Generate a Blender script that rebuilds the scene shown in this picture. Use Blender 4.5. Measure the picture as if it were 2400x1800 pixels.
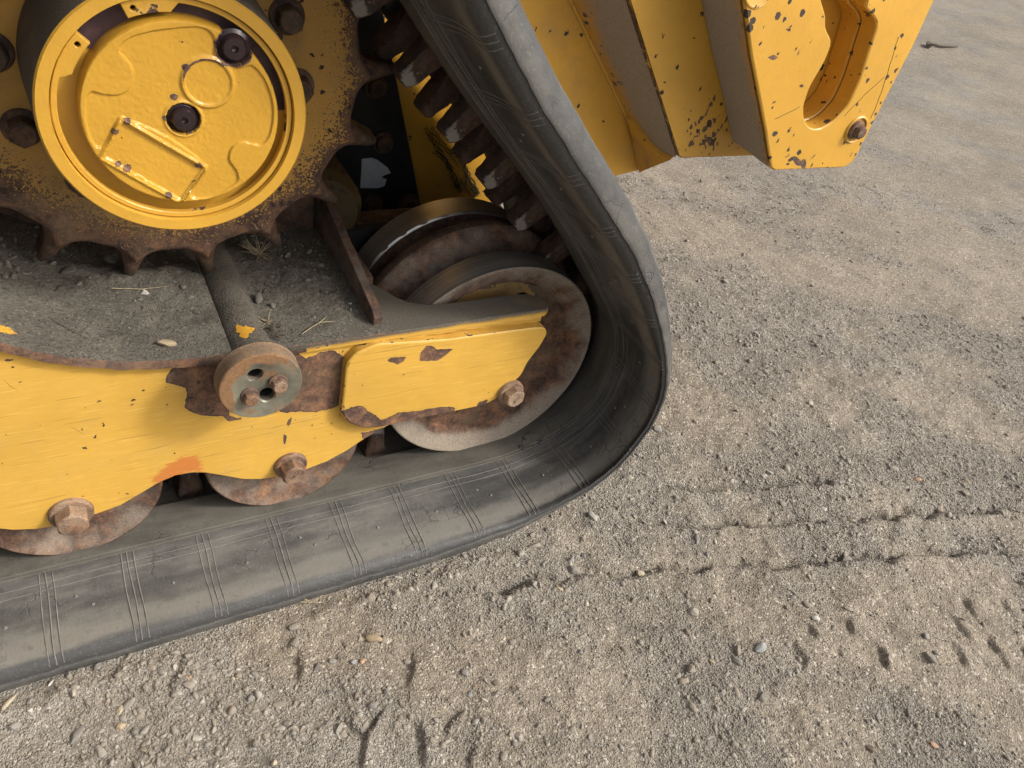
import bpy, bmesh, math, random
import numpy as np
from mathutils import Matrix, Vector, Euler

for o in list(bpy.data.objects):
    bpy.data.objects.remove(o)
S = bpy.context.scene
COL = S.collection
rng = np.random.default_rng(7)
random.seed(7)

# ------------------------------------------------------------------ camera, sky, sun, exposure
cam_d = bpy.data.cameras.new('camera')
cam = bpy.data.objects.new('camera', cam_d)
COL.objects.link(cam)
CX = (0.87108, -0.45730, 0.17915)      # camera right
CY = (-0.17038, -0.62347, -0.76305)    # camera down
CZ = (0.46064, 0.63416, -0.62101)      # view direction
CP = (0.09261, -0.67704, 0.82377)
cam.matrix_world = Matrix(((CX[0], -CY[0], -CZ[0], CP[0]), (CX[1], -CY[1], -CZ[1], CP[1]),
                           (CX[2], -CY[2], -CZ[2], CP[2]), (0, 0, 0, 1)))
cam_d.sensor_width = 36
cam_d.lens = 1821.1 / 2400 * 36
cam_d.clip_start = 0.01
cam_d.clip_end = 2000
S.camera = cam

SUN_DIR = Vector((0.60, -0.50, 0.62)).normalized()      # towards the sun
SUN_EL = math.asin(SUN_DIR.z)
SUN_AZ = math.atan2(SUN_DIR.x, SUN_DIR.y)
world = bpy.data.worlds.new('World')
S.world = world
world.use_nodes = True
wn = world.node_tree
wn.nodes.clear()
sky = wn.nodes.new('ShaderNodeTexSky')
sky.sky_type = 'NISHITA'
sky.sun_disc = False
sky.sun_elevation = SUN_EL
sky.sun_rotation = SUN_AZ
sky.dust_density = 6.0
sky.air_density = 1.0
sky.ozone_density = 0.6
bg = wn.nodes.new('ShaderNodeBackground')
bg.inputs[1].default_value = 0.15
hs = wn.nodes.new('ShaderNodeHueSaturation')          # thin high cloud: a paler sky
hs.inputs['Saturation'].default_value = 0.35
wo = wn.nodes.new('ShaderNodeOutputWorld')
wn.links.new(sky.outputs[0], hs.inputs['Color'])
wn.links.new(hs.outputs[0], bg.inputs[0])
wn.links.new(bg.outputs[0], wo.inputs[0])
sun_d = bpy.data.lights.new('sun', 'SUN')
sun_d.energy = 1.65
sun_d.angle = math.radians(7)
sun_d.color = (1.0, 0.95, 0.86)
sun = bpy.data.objects.new('sun', sun_d)
COL.objects.link(sun)
sun.rotation_euler = SUN_DIR.to_track_quat('Z', 'Y').to_euler()
S.view_settings.view_transform = 'Standard'
S.view_settings.look = 'None'
S.view_settings.gamma = 1
S.view_settings.use_curve_mapping = False
S.view_settings.exposure = 0.60
S.render.engine = 'CYCLES'
S.cycles.use_denoising = True
S.cycles.max_bounces = 6

# ------------------------------------------------------------------ traced constants (metres)
WEAR_PLATE = [[[0.15, 0.2627], [0.1622, 0.2776], [0.1568, 0.2828], [0.2016, 0.2811], [0.2169, 0.2686], [0.2101, 0.1979], [0.1864, 0.2047], [0.1694, 0.218], [0.1701, 0.239], [0.1733, 0.2468], [0.1588, 0.2572]], [[0.2856, 0.2743], [0.2974, 0.2597], [0.3131, 0.2665], [0.3281, 0.2674], [0.3462, 0.2525], [0.3441, 0.2294], [0.3445, 0.1885], [0.3388, 0.1814], [0.3132, 0.1793], [0.2862, 0.1848], [0.266, 0.1926], [0.2477, 0.2623]], [[0.2071, 0.1949], [0.2269, 0.1925], [0.2258, 0.188], [0.2096, 0.189]], [[0.3718, 0.1258], [0.3985, 0.1277], [0.3943, 0.1211], [0.3762, 0.1106]], [[0.277, 0.1634], [0.2796, 0.1767], [0.2817, 0.1748], [0.279, 0.1628]], [[0.2722, 0.1344], [0.2739, 0.1514], [0.2759, 0.1499], [0.2742, 0.1353]], [[0.0186, 0.3158], [0.0258, 0.3148], [0.025, 0.3125], [0.0194, 0.3132]]]
SCRAPE = [[0.1227, 0.1238], [0.1414, 0.139], [0.1568, 0.1488], [0.1753, 0.1474], [0.18, 0.1269], [0.1818, 0.1161], [0.1545, 0.1191], [0.1316, 0.113], [0.1243, 0.1132]]
WEAR_PAD = [[[0.3386, 0.1823], [0.3512, 0.1876], [0.3633, 0.186], [0.3694, 0.1774], [0.3839, 0.1621], [0.3867, 0.1555], [0.4002, 0.1579], [0.4184, 0.1627], [0.4329, 0.1591], [0.4546, 0.159], [0.4927, 0.1517], [0.4926, 0.144], [0.4445, 0.1419], [0.3926, 0.1384], [0.3694, 0.1423], [0.3507, 0.1562]], [[0.4329, 0.2434], [0.4316, 0.2543], [0.4396, 0.2633], [0.4465, 0.262], [0.4519, 0.2557], [0.4683, 0.2539], [0.4755, 0.2525], [0.4564, 0.2387]], [[0.3902, 0.2545], [0.4006, 0.2551], [0.4145, 0.2515], [0.4043, 0.2438], [0.3923, 0.2502]], [[0.5259, 0.1522], [0.5412, 0.1547], [0.5376, 0.1453], [0.5282, 0.1463]]]
EMBOSS = [[0.0236, 0.0716], [-0.0045, 0.0699], [-0.0246, 0.0653], [-0.0362, 0.0592], [-0.0394, 0.052], [-0.0342, 0.045], [-0.0316, 0.035], [-0.0368, 0.0228], [-0.0448, 0.0186], [-0.0545, 0.0193], [-0.0627, 0.0213], [-0.0669, 0.0172], [-0.0699, 0.0007], [-0.069, -0.015], [-0.0653, -0.0239], [-0.0588, -0.0226], [-0.0447, -0.0018], [0.017, -0.0457], [0.0024, -0.0681], [0.0042, -0.0733], [0.0174, -0.0741], [0.0328, -0.0674], [0.0437, -0.0595], [0.0433, -0.0502], [0.0371, -0.0384], [0.0405, -0.0273], [0.0495, -0.0228], [0.0644, -0.0261], [0.0713, -0.0201], [0.0762, 0.005], [0.07, 0.0305], [0.0588, 0.0434], [0.0476, 0.041], [0.0384, 0.0499], [0.0303, 0.0511], [0.0304, 0.0646]]
TAG = [[-0.0446, -0.0011], [0.017, -0.0457], [-0.0055, -0.0769], [-0.0633, -0.0329]]
PLUG0 = [[0.0025, -0.0018], [0.0013, -0.0176]]
PORT = [[0.0236, 0.0287], [0.0223, 0.0062]]
PLUG1 = [[0.0455, 0.057], [0.0449, 0.0438]]
BUSH = [[-0.0053, 0.015], [0.0062, -0.0144], [0.0171, 0.0015], [-0.0119, -0.0102]]
BRK = [[0.9149, 0.6894], [0.9488, 0.6212], [1.0028, 0.5451], [1.0905, 0.4328], [1.1406, 0.364], [1.1502, 0.3614], [1.3267, 0.3587], [1.343, 0.3669], [1.3451, 0.3823], [1.3494, 0.485], [1.3547, 0.5735], [1.3522, 0.6428], [1.3398, 0.6923]]
SLOT = [[1.0797, 0.6513], [1.0982, 0.6292], [1.1236, 0.6065], [1.1324, 0.5904], [1.1601, 0.5711], [1.1605, 0.5416], [1.1506, 0.5018], [1.1551, 0.472], [1.1702, 0.4488], [1.1909, 0.4347], [1.2154, 0.4312], [1.2416, 0.4438], [1.2609, 0.4714], [1.2609, 0.5138], [1.2507, 0.565], [1.2451, 0.5982], [1.2289, 0.6112], [1.1978, 0.6247], [1.1963, 0.6345], [1.1801, 0.6576]]
BRKBOLT = [[1.307, 0.4305]]
MID = [[0.7529, 0.6831], [0.8378, 0.5849], [1.025, 0.3444], [1.2424, 0.3388], [1.044, 0.7107]]
CHS = [[0.8779, 0.231], [1.053, 0.2602], [1.0037, 0.3449], [0.8152, 0.5503], [0.7265, 0.6563]]
MOTOR = [[0.5379, 0.4365], [0.6052, 0.2126], [0.4532, 0.2094]]
LABEL = [[0.494, 0.313], [0.5093, 0.3142], [0.52, 0.3102], [0.5368, 0.2971], [0.543, 0.2878], [0.5326, 0.2847], [0.5275, 0.2814], [0.5367, 0.2773], [0.5341, 0.2664], [0.5236, 0.2633], [0.4944, 0.2651], [0.4946, 0.2902]]
MBOLT = [[0.5053, 0.424], [0.5228, 0.3406], [0.5144, 0.2384], [0.5764, 0.2341]]
BACKDISC = [[0.16, 0.254], [0.2, 0.278], [0.25, 0.309], [0.3, 0.339]]
VINE = [[[0.597, 0.3529], [0.6143, 0.3314], [0.6442, 0.2919], [0.6619, 0.2644], [0.6779, 0.2379]], [[0.608, 0.3527], [0.6301, 0.3255], [0.6523, 0.3028], [0.6785, 0.2732], [0.7019, 0.2283]], [[0.6168, 0.3115], [0.6374, 0.2997], [0.6514, 0.2822], [0.6705, 0.2463]], [[0.6644, 0.3005], [0.6872, 0.2689], [0.7062, 0.2402], [0.7065, 0.226]], [[0.6428, 0.3161], [0.6757, 0.2906], [0.6864, 0.2611], [0.7118, 0.2317]], [[0.6037, 0.3423], [0.6284, 0.3092], [0.6545, 0.2744]]]
ZZ = [[[0.769, -0.149], [0.868, -0.19], [0.917, -0.192], [0.949, -0.211], [0.993, -0.222], [1.039, -0.23], [1.058, -0.244], [1.104, -0.247], [1.134, -0.27], [1.167, -0.264], [1.195, -0.289], [1.237, -0.284], [1.259, -0.307], [1.303, -0.306], [1.357, -0.328], [1.391, -0.34], [1.424, -0.338], [1.464, -0.365], [1.543, -0.381]], [[0.512, -0.184], [0.568, -0.18], [0.6, -0.198], [0.644, -0.196], [0.674, -0.219], [0.716, -0.225], [0.753, -0.226], [0.791, -0.252], [0.835, -0.252], [0.889, -0.266], [0.924, -0.29], [0.966, -0.293], [1.002, -0.306], [1.063, -0.323], [1.088, -0.326], [1.113, -0.348], [1.148, -0.346], [1.177, -0.358], [1.2, -0.361], [1.237, -0.381], [1.267, -0.383], [1.367, -0.428], [1.437, -0.445]], [[0.86, -0.096], [0.898, -0.117], [0.954, -0.127], [1.021, -0.149], [1.093, -0.164], [1.146, -0.188]]]
BARS = [[[0.849, -0.406], [0.849, -0.425], [0.838, -0.44]], [[0.912, -0.435], [0.903, -0.461]], [[0.971, -0.459], [0.96, -0.483]], [[1.177, -0.446], [1.171, -0.47]], [[1.153, -0.513], [1.14, -0.551]], [[1.097, -0.493], [1.078, -0.521]], [[1.235, -0.472], [1.232, -0.489]], [[1.129, -0.463], [1.129, -0.491]], [[1.195, -0.537], [1.183, -0.564]], [[0.896, -0.396], [0.892, -0.412]], [[0.961, -0.407], [0.949, -0.422]], [[0.922, -0.521], [0.923, -0.532]], [[0.367, -0.23], [0.359, -0.245], [0.352, -0.258]], [[0.307, -0.286], [0.289, -0.297], [0.279, -0.31], [0.269, -0.333]], [[0.342, -0.312], [0.324, -0.322], [0.329, -0.342], [0.326, -0.35]], [[0.386, -0.357], [0.377, -0.379]], [[0.269, -0.279], [0.278, -0.292]], [[0.244, -0.184], [0.233, -0.208]], [[0.387, -0.315], [0.369, -0.329]], [[0.062, -0.118], [0.045, -0.14]], [[0.123, -0.136], [0.107, -0.163]]]
STONES = [[-0.0499, -0.1266, 0.0067, "cream"], [-0.01, -0.1177, 0.0042, "white"], [-0.0449, -0.1535, 0.0053, "grey"], [-0.0304, -0.132, 0.0036, "grey"], [-0.0302, -0.1432, 0.0029, "white"], [0.0479, -0.1899, 0.005, "tan"], [0.0509, -0.1723, 0.0048, "cream"], [0.0384, -0.1589, 0.0037, "brown"], [0.1787, -0.2115, 0.0038, "grey"], [0.0083, -0.1171, 0.0021, "pink"], [0.1232, -0.164, 0.0024, "pink"], [0.166, -0.1794, 0.0027, "cream"], [0.1746, -0.1703, 0.0025, "white"], [0.2757, -0.2009, 0.005, "grey"], [0.2558, -0.2025, 0.0055, "dark"], [0.2875, -0.2523, 0.0042, "brown"], [0.2612, -0.2355, 0.0037, "dark"], [0.3199, -0.2625, 0.0045, "grey"], [0.4143, -0.2748, 0.0046, "grey"], [0.4089, -0.3008, 0.0038, "blue"], [0.4215, -0.3145, 0.003, "cream"], [0.4197, -0.2935, 0.0023, "pink"], [0.4364, -0.3142, 0.0038, "grey"], [0.443, -0.3012, 0.0046, "brown"], [0.1834, -0.2912, 0.0038, "cream"], [0.2103, -0.2672, 0.0037, "grey"], [0.2218, -0.2679, 0.004, "brown"], [0.3001, -0.2712, 0.0049, "grey"], [0.3291, -0.1924, 0.0073, "tan"], [0.3179, -0.1856, 0.0039, "cream"], [0.3411, -0.1958, 0.0047, "brown"], [0.3079, -0.2142, 0.0041, "pink"], [0.2978, -0.2114, 0.0038, "blue"], [1.0581, -0.468, 0.0073, "grey"], [1.1381, -0.4707, 0.0035, "dark"], [0.9138, -0.3854, 0.0054, "white"], [0.9291, -0.4052, 0.0045, "grey"], [0.9055, -0.5192, 0.0044, "grey"], [0.9309, -0.5389, 0.0039, "dark"], [0.8848, -0.5261, 0.0041, "grey"], [0.9713, -0.558, 0.0047, "grey"], [0.8372, -0.5535, 0.0052, "brown"], [0.9272, -0.5831, 0.0048, "pink"], [0.9379, -0.6073, 0.0035, "blue"], [0.8736, -0.5693, 0.0034, "white"], [0.716, -0.3326, 0.0057, "brown"], [0.798, -0.3904, 0.0086, "blue"], [1.0978, -0.2269, 0.0046, "white"], [1.3199, -0.2401, 0.0053, "pink"], [1.4167, -0.2737, 0.0046, "tan"], [0.8346, -0.2104, 0.0039, "grey"], [0.8343, -0.2347, 0.0044, "grey"], [0.7229, -0.3802, 0.0033, "tan"], [0.9247, 0.0175, 0.0089, "grey"], [0.6309, -0.1719, 0.0057, "grey"], [0.6248, -0.1868, 0.0084, "grey"], [0.718, -0.2253, 0.0073, "cream"], [0.6537, -0.1705, 0.0043, "grey"], [0.5876, -0.2102, 0.0041, "tan"], [0.6125, -0.2433, 0.004, "cream"], [0.5824, -0.2476, 0.0051, "grey"], [0.5625, -0.3042, 0.0041, "grey"], [0.8119, -0.0633, 0.0034, "cream"], [0.9877, -0.3524, 0.0032, "white"], [0.9025, -0.0743, 0.0035, "brown"]]
GZ = -0.035                      # ground level
IX, IZ, IR = 0.5744, 0.1617, 0.1617   # idler axle, radius
SX, SZ = 0.1878, 0.5424          # sprocket axle
PITCH = 0.086
# ------------------------------------------------------------------ numpy noise
def vnoise(x, y, seed=0):
    xi = np.floor(x).astype(np.int64); yi = np.floor(y).astype(np.int64)
    fx = x - xi; fy = y - yi
    u = fx * fx * fx * (fx * (fx * 6 - 15) + 10); v = fy * fy * fy * (fy * (fy * 6 - 15) + 10)
    def h(a, b):
        n = (a * 374761393 + b * 668265263 + seed * 974711) & 0xffffffff
        n = ((n ^ (n >> 13)) * 1274126177) & 0xffffffff
        n = (n ^ (n >> 16)) & 0xffff
        return n / 65535.0 * 2 - 1
    a = h(xi, yi); b = h(xi + 1, yi); c = h(xi, yi + 1); d = h(xi + 1, yi + 1)
    return (a * (1 - u) + b * u) * (1 - v) + (c * (1 - u) + d * u) * v

def fbm(x, y, seed=0, oct=4, gain=.5):
    s = np.zeros_like(x); a = 1.0; t = 0
    for k in range(oct):
        s += a * vnoise(x * 2 ** k + 17.3 * k, y * 2 ** k - 9.1 * k, seed + k); t += a; a *= gain
    return s / t

def seg_dist(px, py, pts):
    d = np.full(px.shape, 1e9)
    for (ax, ay), (bx, by) in zip(pts[:-1], pts[1:]):
        dx, dy = bx - ax, by - ay
        L = dx * dx + dy * dy + 1e-12
        t = np.clip(((px - ax) * dx + (py - ay) * dy) / L, 0, 1)
        d = np.minimum(d, np.hypot(px - ax - t * dx, py - ay - t * dy))
    return d

def poly_sd(px, py, poly):
    """signed distance, positive inside"""
    pts = list(poly) + [poly[0]]
    d = seg_dist(px, py, pts)
    ins = np.zeros(px.shape, bool)
    for (ax, ay), (bx, by) in zip(pts[:-1], pts[1:]):
        c = ((ay > py) != (by > py)) & (px < (bx - ax) * (py - ay) / ((by - ay) if by != ay else 1e-9) + ax)
        ins ^= c
    return np.where(ins, d, -d)

# ------------------------------------------------------------------ node helper
class NT:
    def __init__(self, name):
        self.m = bpy.data.materials.new(name); self.m.use_nodes = True
        self.t = self.m.node_tree; self.t.nodes.clear()
        self.co = None
    def n(self, typ, props=None, out=0, **ins):
        nd = self.t.nodes.new('ShaderNode' + typ)
        for k, v in (props or {}).items(): setattr(nd, k, v)
        for k, v in ins.items():
            key = k.replace('_', ' ')
            key = int(key[1:]) if key[0] == 'i' and key[1:].isdigit() else key
            s = nd.inputs[key]
            if isinstance(v, bpy.types.NodeSocket): self.t.links.new(v, s)
            else: s.default_value = v
        return nd.outputs[out]
    def math(self, op, a, b=0.0, c=0.0, clamp=False):
        return self.n('Math', {'operation': op, 'use_clamp': clamp}, i0=a, i1=b, i2=c)
    def ramp(self, f, stops, interp='LINEAR'):
        nd = self.t.nodes.new('ShaderNodeValToRGB'); nd.color_ramp.interpolation = interp
        e = nd.color_ramp.elements
        while len(e) < len(stops): e.new(0.5)
        for k, (p, c) in enumerate(stops):
            e[k].position = p
            e[k].color = (c, c, c, 1) if not isinstance(c, tuple) else (*c, 1)
        self.t.links.new(f, nd.inputs[0])
        return nd.outputs[0]
    def smooth(self, v, lo, hi):
        return self.n('MapRange', {'interpolation_type': 'SMOOTHSTEP'}, i0=v, i1=lo, i2=hi, i3=0.0, i4=1.0)
    def mix(self, f, a, b, mode='MIX'):
        nd = self.t.nodes.new('ShaderNodeMix'); nd.data_type = 'RGBA'; nd.blend_type = mode
        for s, v in ((nd.inputs[0], f), (nd.inputs[6], a), (nd.inputs[7], b)):
            if isinstance(v, bpy.types.NodeSocket): self.t.links.new(v, s)
            elif s == nd.inputs[0]: s.default_value = v
            else: s.default_value = (*v, 1)
        return nd.outputs[2]
    def coords(self):
        if self.co is None: self.co = self.n('TexCoord', out=3)
        return self.co
    def mapped(self, scale=(1, 1, 1), rot=(0, 0, 0), loc=(0, 0, 0)):
        return self.n('Mapping', Vector=self.coords(), Location=loc, Rotation=rot, Scale=scale)
    def noise(self, scale, detail=4, rough=.55, vec=None, dist=0.0, out=0):
        return self.n('TexNoise', out=out, Vector=vec or self.coords(), Scale=scale, Detail=detail, Roughness=rough, Distortion=dist)
    def vor(self, scale, feature='F1', out=0, vec=None, rnd=1.0):
        return self.n('TexVoronoi', {'feature': feature}, out=out, Vector=vec or self.coords(), Scale=scale, Randomness=rnd)
    def attr(self, name, out=2):
        return self.n('Attribute', {'attribute_name': name}, out=out)
    def bump(self, h, strength, dist, normal=None):
        kw = dict(Height=h, Strength=strength, Distance=dist)
        if normal is not None: kw['Normal'] = normal
        return self.n('Bump', **kw)
    def done(self, color, rough, metal=0.0, normal=None, spec=0.5, **kw):
        ins = dict(Base_Color=color if isinstance(color, bpy.types.NodeSocket) else (*color, 1), Roughness=rough, Metallic=metal)
        ins['Specular_IOR_Level'] = spec
        if normal is not None: ins['Normal'] = normal
        ins.update(kw)
        b = self.n('BsdfPrincipled', **ins)
        o = self.t.nodes.new('ShaderNodeOutputMaterial')
        self.t.links.new(b, o.inputs[0])
        return self.m

def rust_color(N, dark=1.0):
    a = N.noise(46, 9, .74); b = N.noise(300, 4, .7)
    f = N.math('ADD', N.math('MULTIPLY', a, .75), N.math('MULTIPLY', b, .25))
    pit = N.vor(420); f = N.math('SUBTRACT', f, N.math('MULTIPLY', N.smooth(pit, .28, .02), .14)); f = N.math('ADD', N.math('MULTIPLY', N.math('SUBTRACT', f, .5), 1.35), .5)
    d = dark
    return N.ramp(f, [(.30, (.026 * d, .017 * d, .015 * d)), (.45, (.078 * d, .043 * d, .030 * d)), (.56, (.155 * d, .080 * d, .046 * d)), (.70, (.27 * d, .135 * d, .062 * d))])

def paint(name, base=(.70, .345, .022), speck=.5, chip=.3, scratch=.5, dust=.15, dustcol=(.20, .165, .12), rough=.42, peel=.0, dirt=0.0, orange=0.25, streak_rot=0.0, peel_scale=60, speck_scale=95):
    """yellow machine paint: peeled to rust where the 'wear' attribute says so, dusty by 'dust'"""
    N = NT(name)
    wear = N.attr('wear'); dusta = N.attr('dust')
    big = N.noise(7, 3, .5); mid = N.noise(55, 5, .6)
    col = N.mix(N.smooth(big, .3, .7), tuple(c * .92 for c in base), tuple(min(1, c * 1.06) for c in base))
    col = N.mix(N.math('MULTIPLY', N.smooth(mid, .45, .7), .18), col, tuple(c * .72 for c in base))
    # fine rub marks along the plate
    sv = N.mapped((24, 24, 700), (0, streak_rot, 0))
    sn = N.noise(1.0, 3, .6, vec=sv)
    sm = N.math('MULTIPLY', N.smooth(sn, .52, .72), scratch * .42)
    col = N.mix(sm, col, (.86, .58, .17))
    sv2 = N.mapped((9, 9, 420), (0, streak_rot + .25, 0), (3.1, 1.7, 5.2))
    sm2 = N.math('MULTIPLY', N.smooth(N.noise(1.0, 2, .5, vec=sv2), .685, .72), scratch * .8)
    col = N.mix(sm2, col, (.20, .11, .03))
    # peeled places
    pn = N.noise(peel_scale, 7, .62)
    w = N.math('ADD', N.math('ADD', wear, peel), N.math('MULTIPLY', N.math('SUBTRACT', pn, .5), .9))
    peelm = N.smooth(w, .47, .51)
    # small chips and spatter specks, clustered
    cl = N.smooth(N.noise(11, 2, .5), .42, .7)
    dv = N.n('VectorMath', {'operation': 'ADD'}, i0=N.coords(), i1=N.n('VectorMath', {'operation': 'SCALE'}, i0=N.noise(150, 3, out=1), Scale=.011))
    vd = N.vor(speck_scale, vec=dv); vc = N.n('SeparateColor', i0=N.vor(speck_scale, out=1, vec=dv))
    sz = N.math('MULTIPLY', N.math('SUBTRACT', N.math('MULTIPLY', vc, N.math('ADD', .60, N.math('MULTIPLY', cl, .40))), .64 - .28 * min(speck, 1.15)), .75 * max(speck, .6))
    speckm = N.math('LESS_THAN', vd, sz)
    chipm = N.math('MULTIPLY', N.smooth(N.noise(34, 6, .66), .80 - .16 * chip, .815 - .16 * chip), 1.0)
    bare = N.math('MAXIMUM', peelm, N.math('MAXIMUM', speckm, chipm))
    rc = rust_color(N)
    edge = N.math('SUBTRACT', N.smooth(w, .40, .47), peelm, clamp=True)
    col = N.mix(N.math('MULTIPLY', edge, .30), col, (.78, .50, .14))
    col = N.mix(N.math('MULTIPLY', N.smooth(wear, .1, .5), .15), col, (.30, .14, .03))
    col = N.mix(peelm, col, rc)
    rim_ = N.math('MULTIPLY', peelm, N.smooth(w, .60, .515))
    col = N.mix(N.math('MULTIPLY', rim_, .7), col, (.035, .026, .026))
    col = N.mix(N.math('MAXIMUM', speckm, chipm), col, N.mix(.22, (.016, .013, .012), rc))
    # red-brown scrape
    scr = N.attr('scrape')
    sk = N.math('MULTIPLY', N.smooth(N.math('ADD', scr, N.math('MULTIPLY', N.math('SUBTRACT', N.noise(1.0, 4, .7, vec=N.mapped((60, 60, 500), (0, streak_rot, 0))), .5), 1.3)), .5, .62), .72)
    col = N.mix(sk, col, (.44, .105, .03))
    # dust
    dn = N.noise(16, 6, .65)
    dm = N.math('MULTIPLY', N.smooth(N.math('ADD', N.math('ADD', dusta, dirt), N.math('MULTIPLY', N.math('SUBTRACT', dn, .5), .9)), .25, .95), 1.0)
    dm = N.math('MAXIMUM', dm, N.math('MULTIPLY', N.smooth(dn, .45, .8), dust))
    fine = N.noise(700, 2, .5)
    dcol = N.mix(N.smooth(fine, .3, .75), tuple(c * .7 for c in dustcol), tuple(c * 1.2 for c in dustcol))
    col = N.mix(dm, col, dcol)
    h = N.math('ADD', N.math('MULTIPLY', bare, -1.0), N.math('MULTIPLY', N.math('MULTIPLY', N.noise(300, 3, .6), bare), .8))
    h = N.math('ADD', h, N.math('MULTIPLY', N.noise(230, 2, .5), orange))
    h = N.math('ADD', h, N.math('MULTIPLY', N.math('MULTIPLY', dm, fine), .8))
    nr = N.bump(h, .85, .0008)
    ro = N.math('ADD', rough, N.math('MULTIPLY', N.math('MAXIMUM', bare, dm), .42), clamp=True)
    ro = N.math('ADD', ro, N.math('MULTIPLY', N.math('SUBTRACT', mid, .5), .15))
    return N.done(col, ro, 0.0, nr, .45)

def rusty(name, dark=1.0, dust=.3, dustcol=(.17, .14, .105), rough=.8, metal=0.0, tint=None, bumpd=.0006, grime=0.0):
    N = NT(name)
    c = rust_color(N, dark)
    if tint: c = N.mix(.5, c, tint)
    dn = N.noise(21, 6, .65)
    da = N.attr('dust')
    dm = N.math('MULTIPLY', N.smooth(N.math('ADD', dn, N.math('MULTIPLY', da, .8)), .36, .72), dust)
    fine = N.noise(600, 2, .5)
    c = N.mix(dm, c, N.mix(N.smooth(fine, .3, .7), tuple(x * .75 for x in dustcol), tuple(x * 1.2 for x in dustcol)))
    if grime:
        g = N.math('MULTIPLY', N.smooth(N.math('ADD', N.attr('wear'), N.math('MULTIPLY', N.math('SUBTRACT', N.noise(50, 5, .6), .5), .8)), .4, .6), grime)
        c = N.mix(g, c, (.018, .016, .015))
    h = N.math('ADD', N.noise(110, 6, .65), N.math('MULTIPLY', N.noise(500, 3, .6), .5))
    return N.done(c, rough, metal, N.bump(h, .8, bumpd), .35)

# ------------------------------------------------------------------ mesh builder
class MB:
    def __init__(self): self.v = []; self.f = []; self.mi = []
    def add(self, verts, faces, mi=0):
        k = len(self.v)
        self.v.extend([tuple(map(float, p)) for p in verts])
        self.f.extend([tuple(i + k for i in f) for f in faces])
        self.mi.extend([mi] * len(faces))
    def box(self, lo, hi, mi=0, R=None, c=None):
        x0, y0, z0 = lo; x1, y1, z1 = hi
        vs = [(x0, y0, z0), (x1, y0, z0), (x1, y1, z0), (x0, y1, z0), (x0, y0, z1), (x1, y0, z1), (x1, y1, z1), (x0, y1, z1)]
        if R is not None: vs = [tuple(R @ Vector(v) + Vector(c)) for v in vs]
        self.add(vs, [(0, 3, 2, 1), (4, 5, 6, 7), (0, 1, 5, 4), (1, 2, 6, 5), (2, 3, 7, 6), (3, 0, 4, 7)], mi)
    def lathe(self, prof, cx, cz, n=64, mis=None, a0=0.0, a1=None):
        """profile [(r, y)] about an axle along y; the profile runs so that its left side faces out"""
        full = a1 is None
        ang = [a0 + (2 * math.pi if full else a1 - a0) * k / (n if full else n - 1) for k in range(n)]
        vs = [(cx + r * math.cos(a), y, cz + r * math.sin(a)) for r, y in prof for a in ang]
        for j in range(len(prof) - 1):
            fs = []
            for k in range(n if full else n - 1):
                k2 = (k + 1) % n
                fs.append((j * n + k, j * n + k2, (j + 1) * n + k2, (j + 1) * n + k))
            if j == 0:
                base = len(self.v); self.add(vs, fs, mis[j] if mis else 0)
            else:
                self.f.extend([tuple(i + base for i in f) for f in fs]); self.mi.extend([mis[j] if mis else 0] * len(fs))
    def tube(self, pts, rad, n=6, mi=0, cap=True):
        pts = [Vector(p) for p in pts]
        rings = []
        for i, p in enumerate(pts):
            t = (pts[min(i + 1, len(pts) - 1)] - pts[max(i - 1, 0)]).normalized()
            u = t.cross(Vector((.3, .2, 1))).normalized(); w = t.cross(u)
            r = rad[i] if isinstance(rad, (list, tuple)) else rad
            rings += [tuple(p + (u * math.cos(2 * math.pi * k / n) + w * math.sin(2 * math.pi * k / n)) * r) for k in range(n)]
        fs = []
        for i in range(len(pts) - 1):
            for k in range(n):
                k2 = (k + 1) % n
                fs.append((i * n + k, i * n + k2, (i + 1) * n + k2, (i + 1) * n + k))
        if cap: fs += [tuple(range(n))[::-1], tuple((len(pts) - 1) * n + k for k in range(n))]
        self.add(rings, fs, mi)
    def build(self, name, mats, parent=None, angle=35, fix=True, attrs=None):
        me = bpy.data.meshes.new(name)
        me.from_pydata(self.v, [], self.f)
        return finish(me, name, mats, parent, angle, fix, self.mi, attrs)

def finish(me, name, mats, parent=None, angle=35, fix=True, mi=None, attrs=None):
    if not isinstance(mats, (list, tuple)): mats = [mats]
    for m in mats: me.materials.append(m)
    if mi is not None and any(mi): me.polygons.foreach_set('material_index', mi)
    if fix:
        b = bmesh.new(); b.from_mesh(me)
        bmesh.ops.remove_doubles(b, verts=b.verts, dist=1e-6)
        bmesh.ops.recalc_face_normals(b, faces=b.faces)
        b.to_mesh(me); b.free()
    if angle:
        me.polygons.foreach_set('use_smooth', [True] * len(me.polygons))
        me.set_sharp_from_angle(angle=math.radians(angle))
    if attrs: set_attrs(me, attrs)
    o = bpy.data.objects.new(name, me)
    COL.objects.link(o)
    if parent: attach(o, parent)
    return o

def set_attrs(me, attrs):
    co = np.empty(len(me.vertices) * 3); me.vertices.foreach_get('co', co); co = co.reshape(-1, 3)
    for k, fn in attrs.items():
        a = me.attributes.new(k, 'FLOAT', 'POINT')
        a.data.foreach_set('value', np.ascontiguousarray(fn(co), dtype=np.float32))

WORLD_LOC = {}
def attach(o, parent):
    """parent without moving: mesh data here is written in world metres"""
    o.parent = parent
    base = Vector((0, 0, 0)); p = parent
    while p is not None:
        base += p.location; p = p.parent
    o.location = o.location - base

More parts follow.
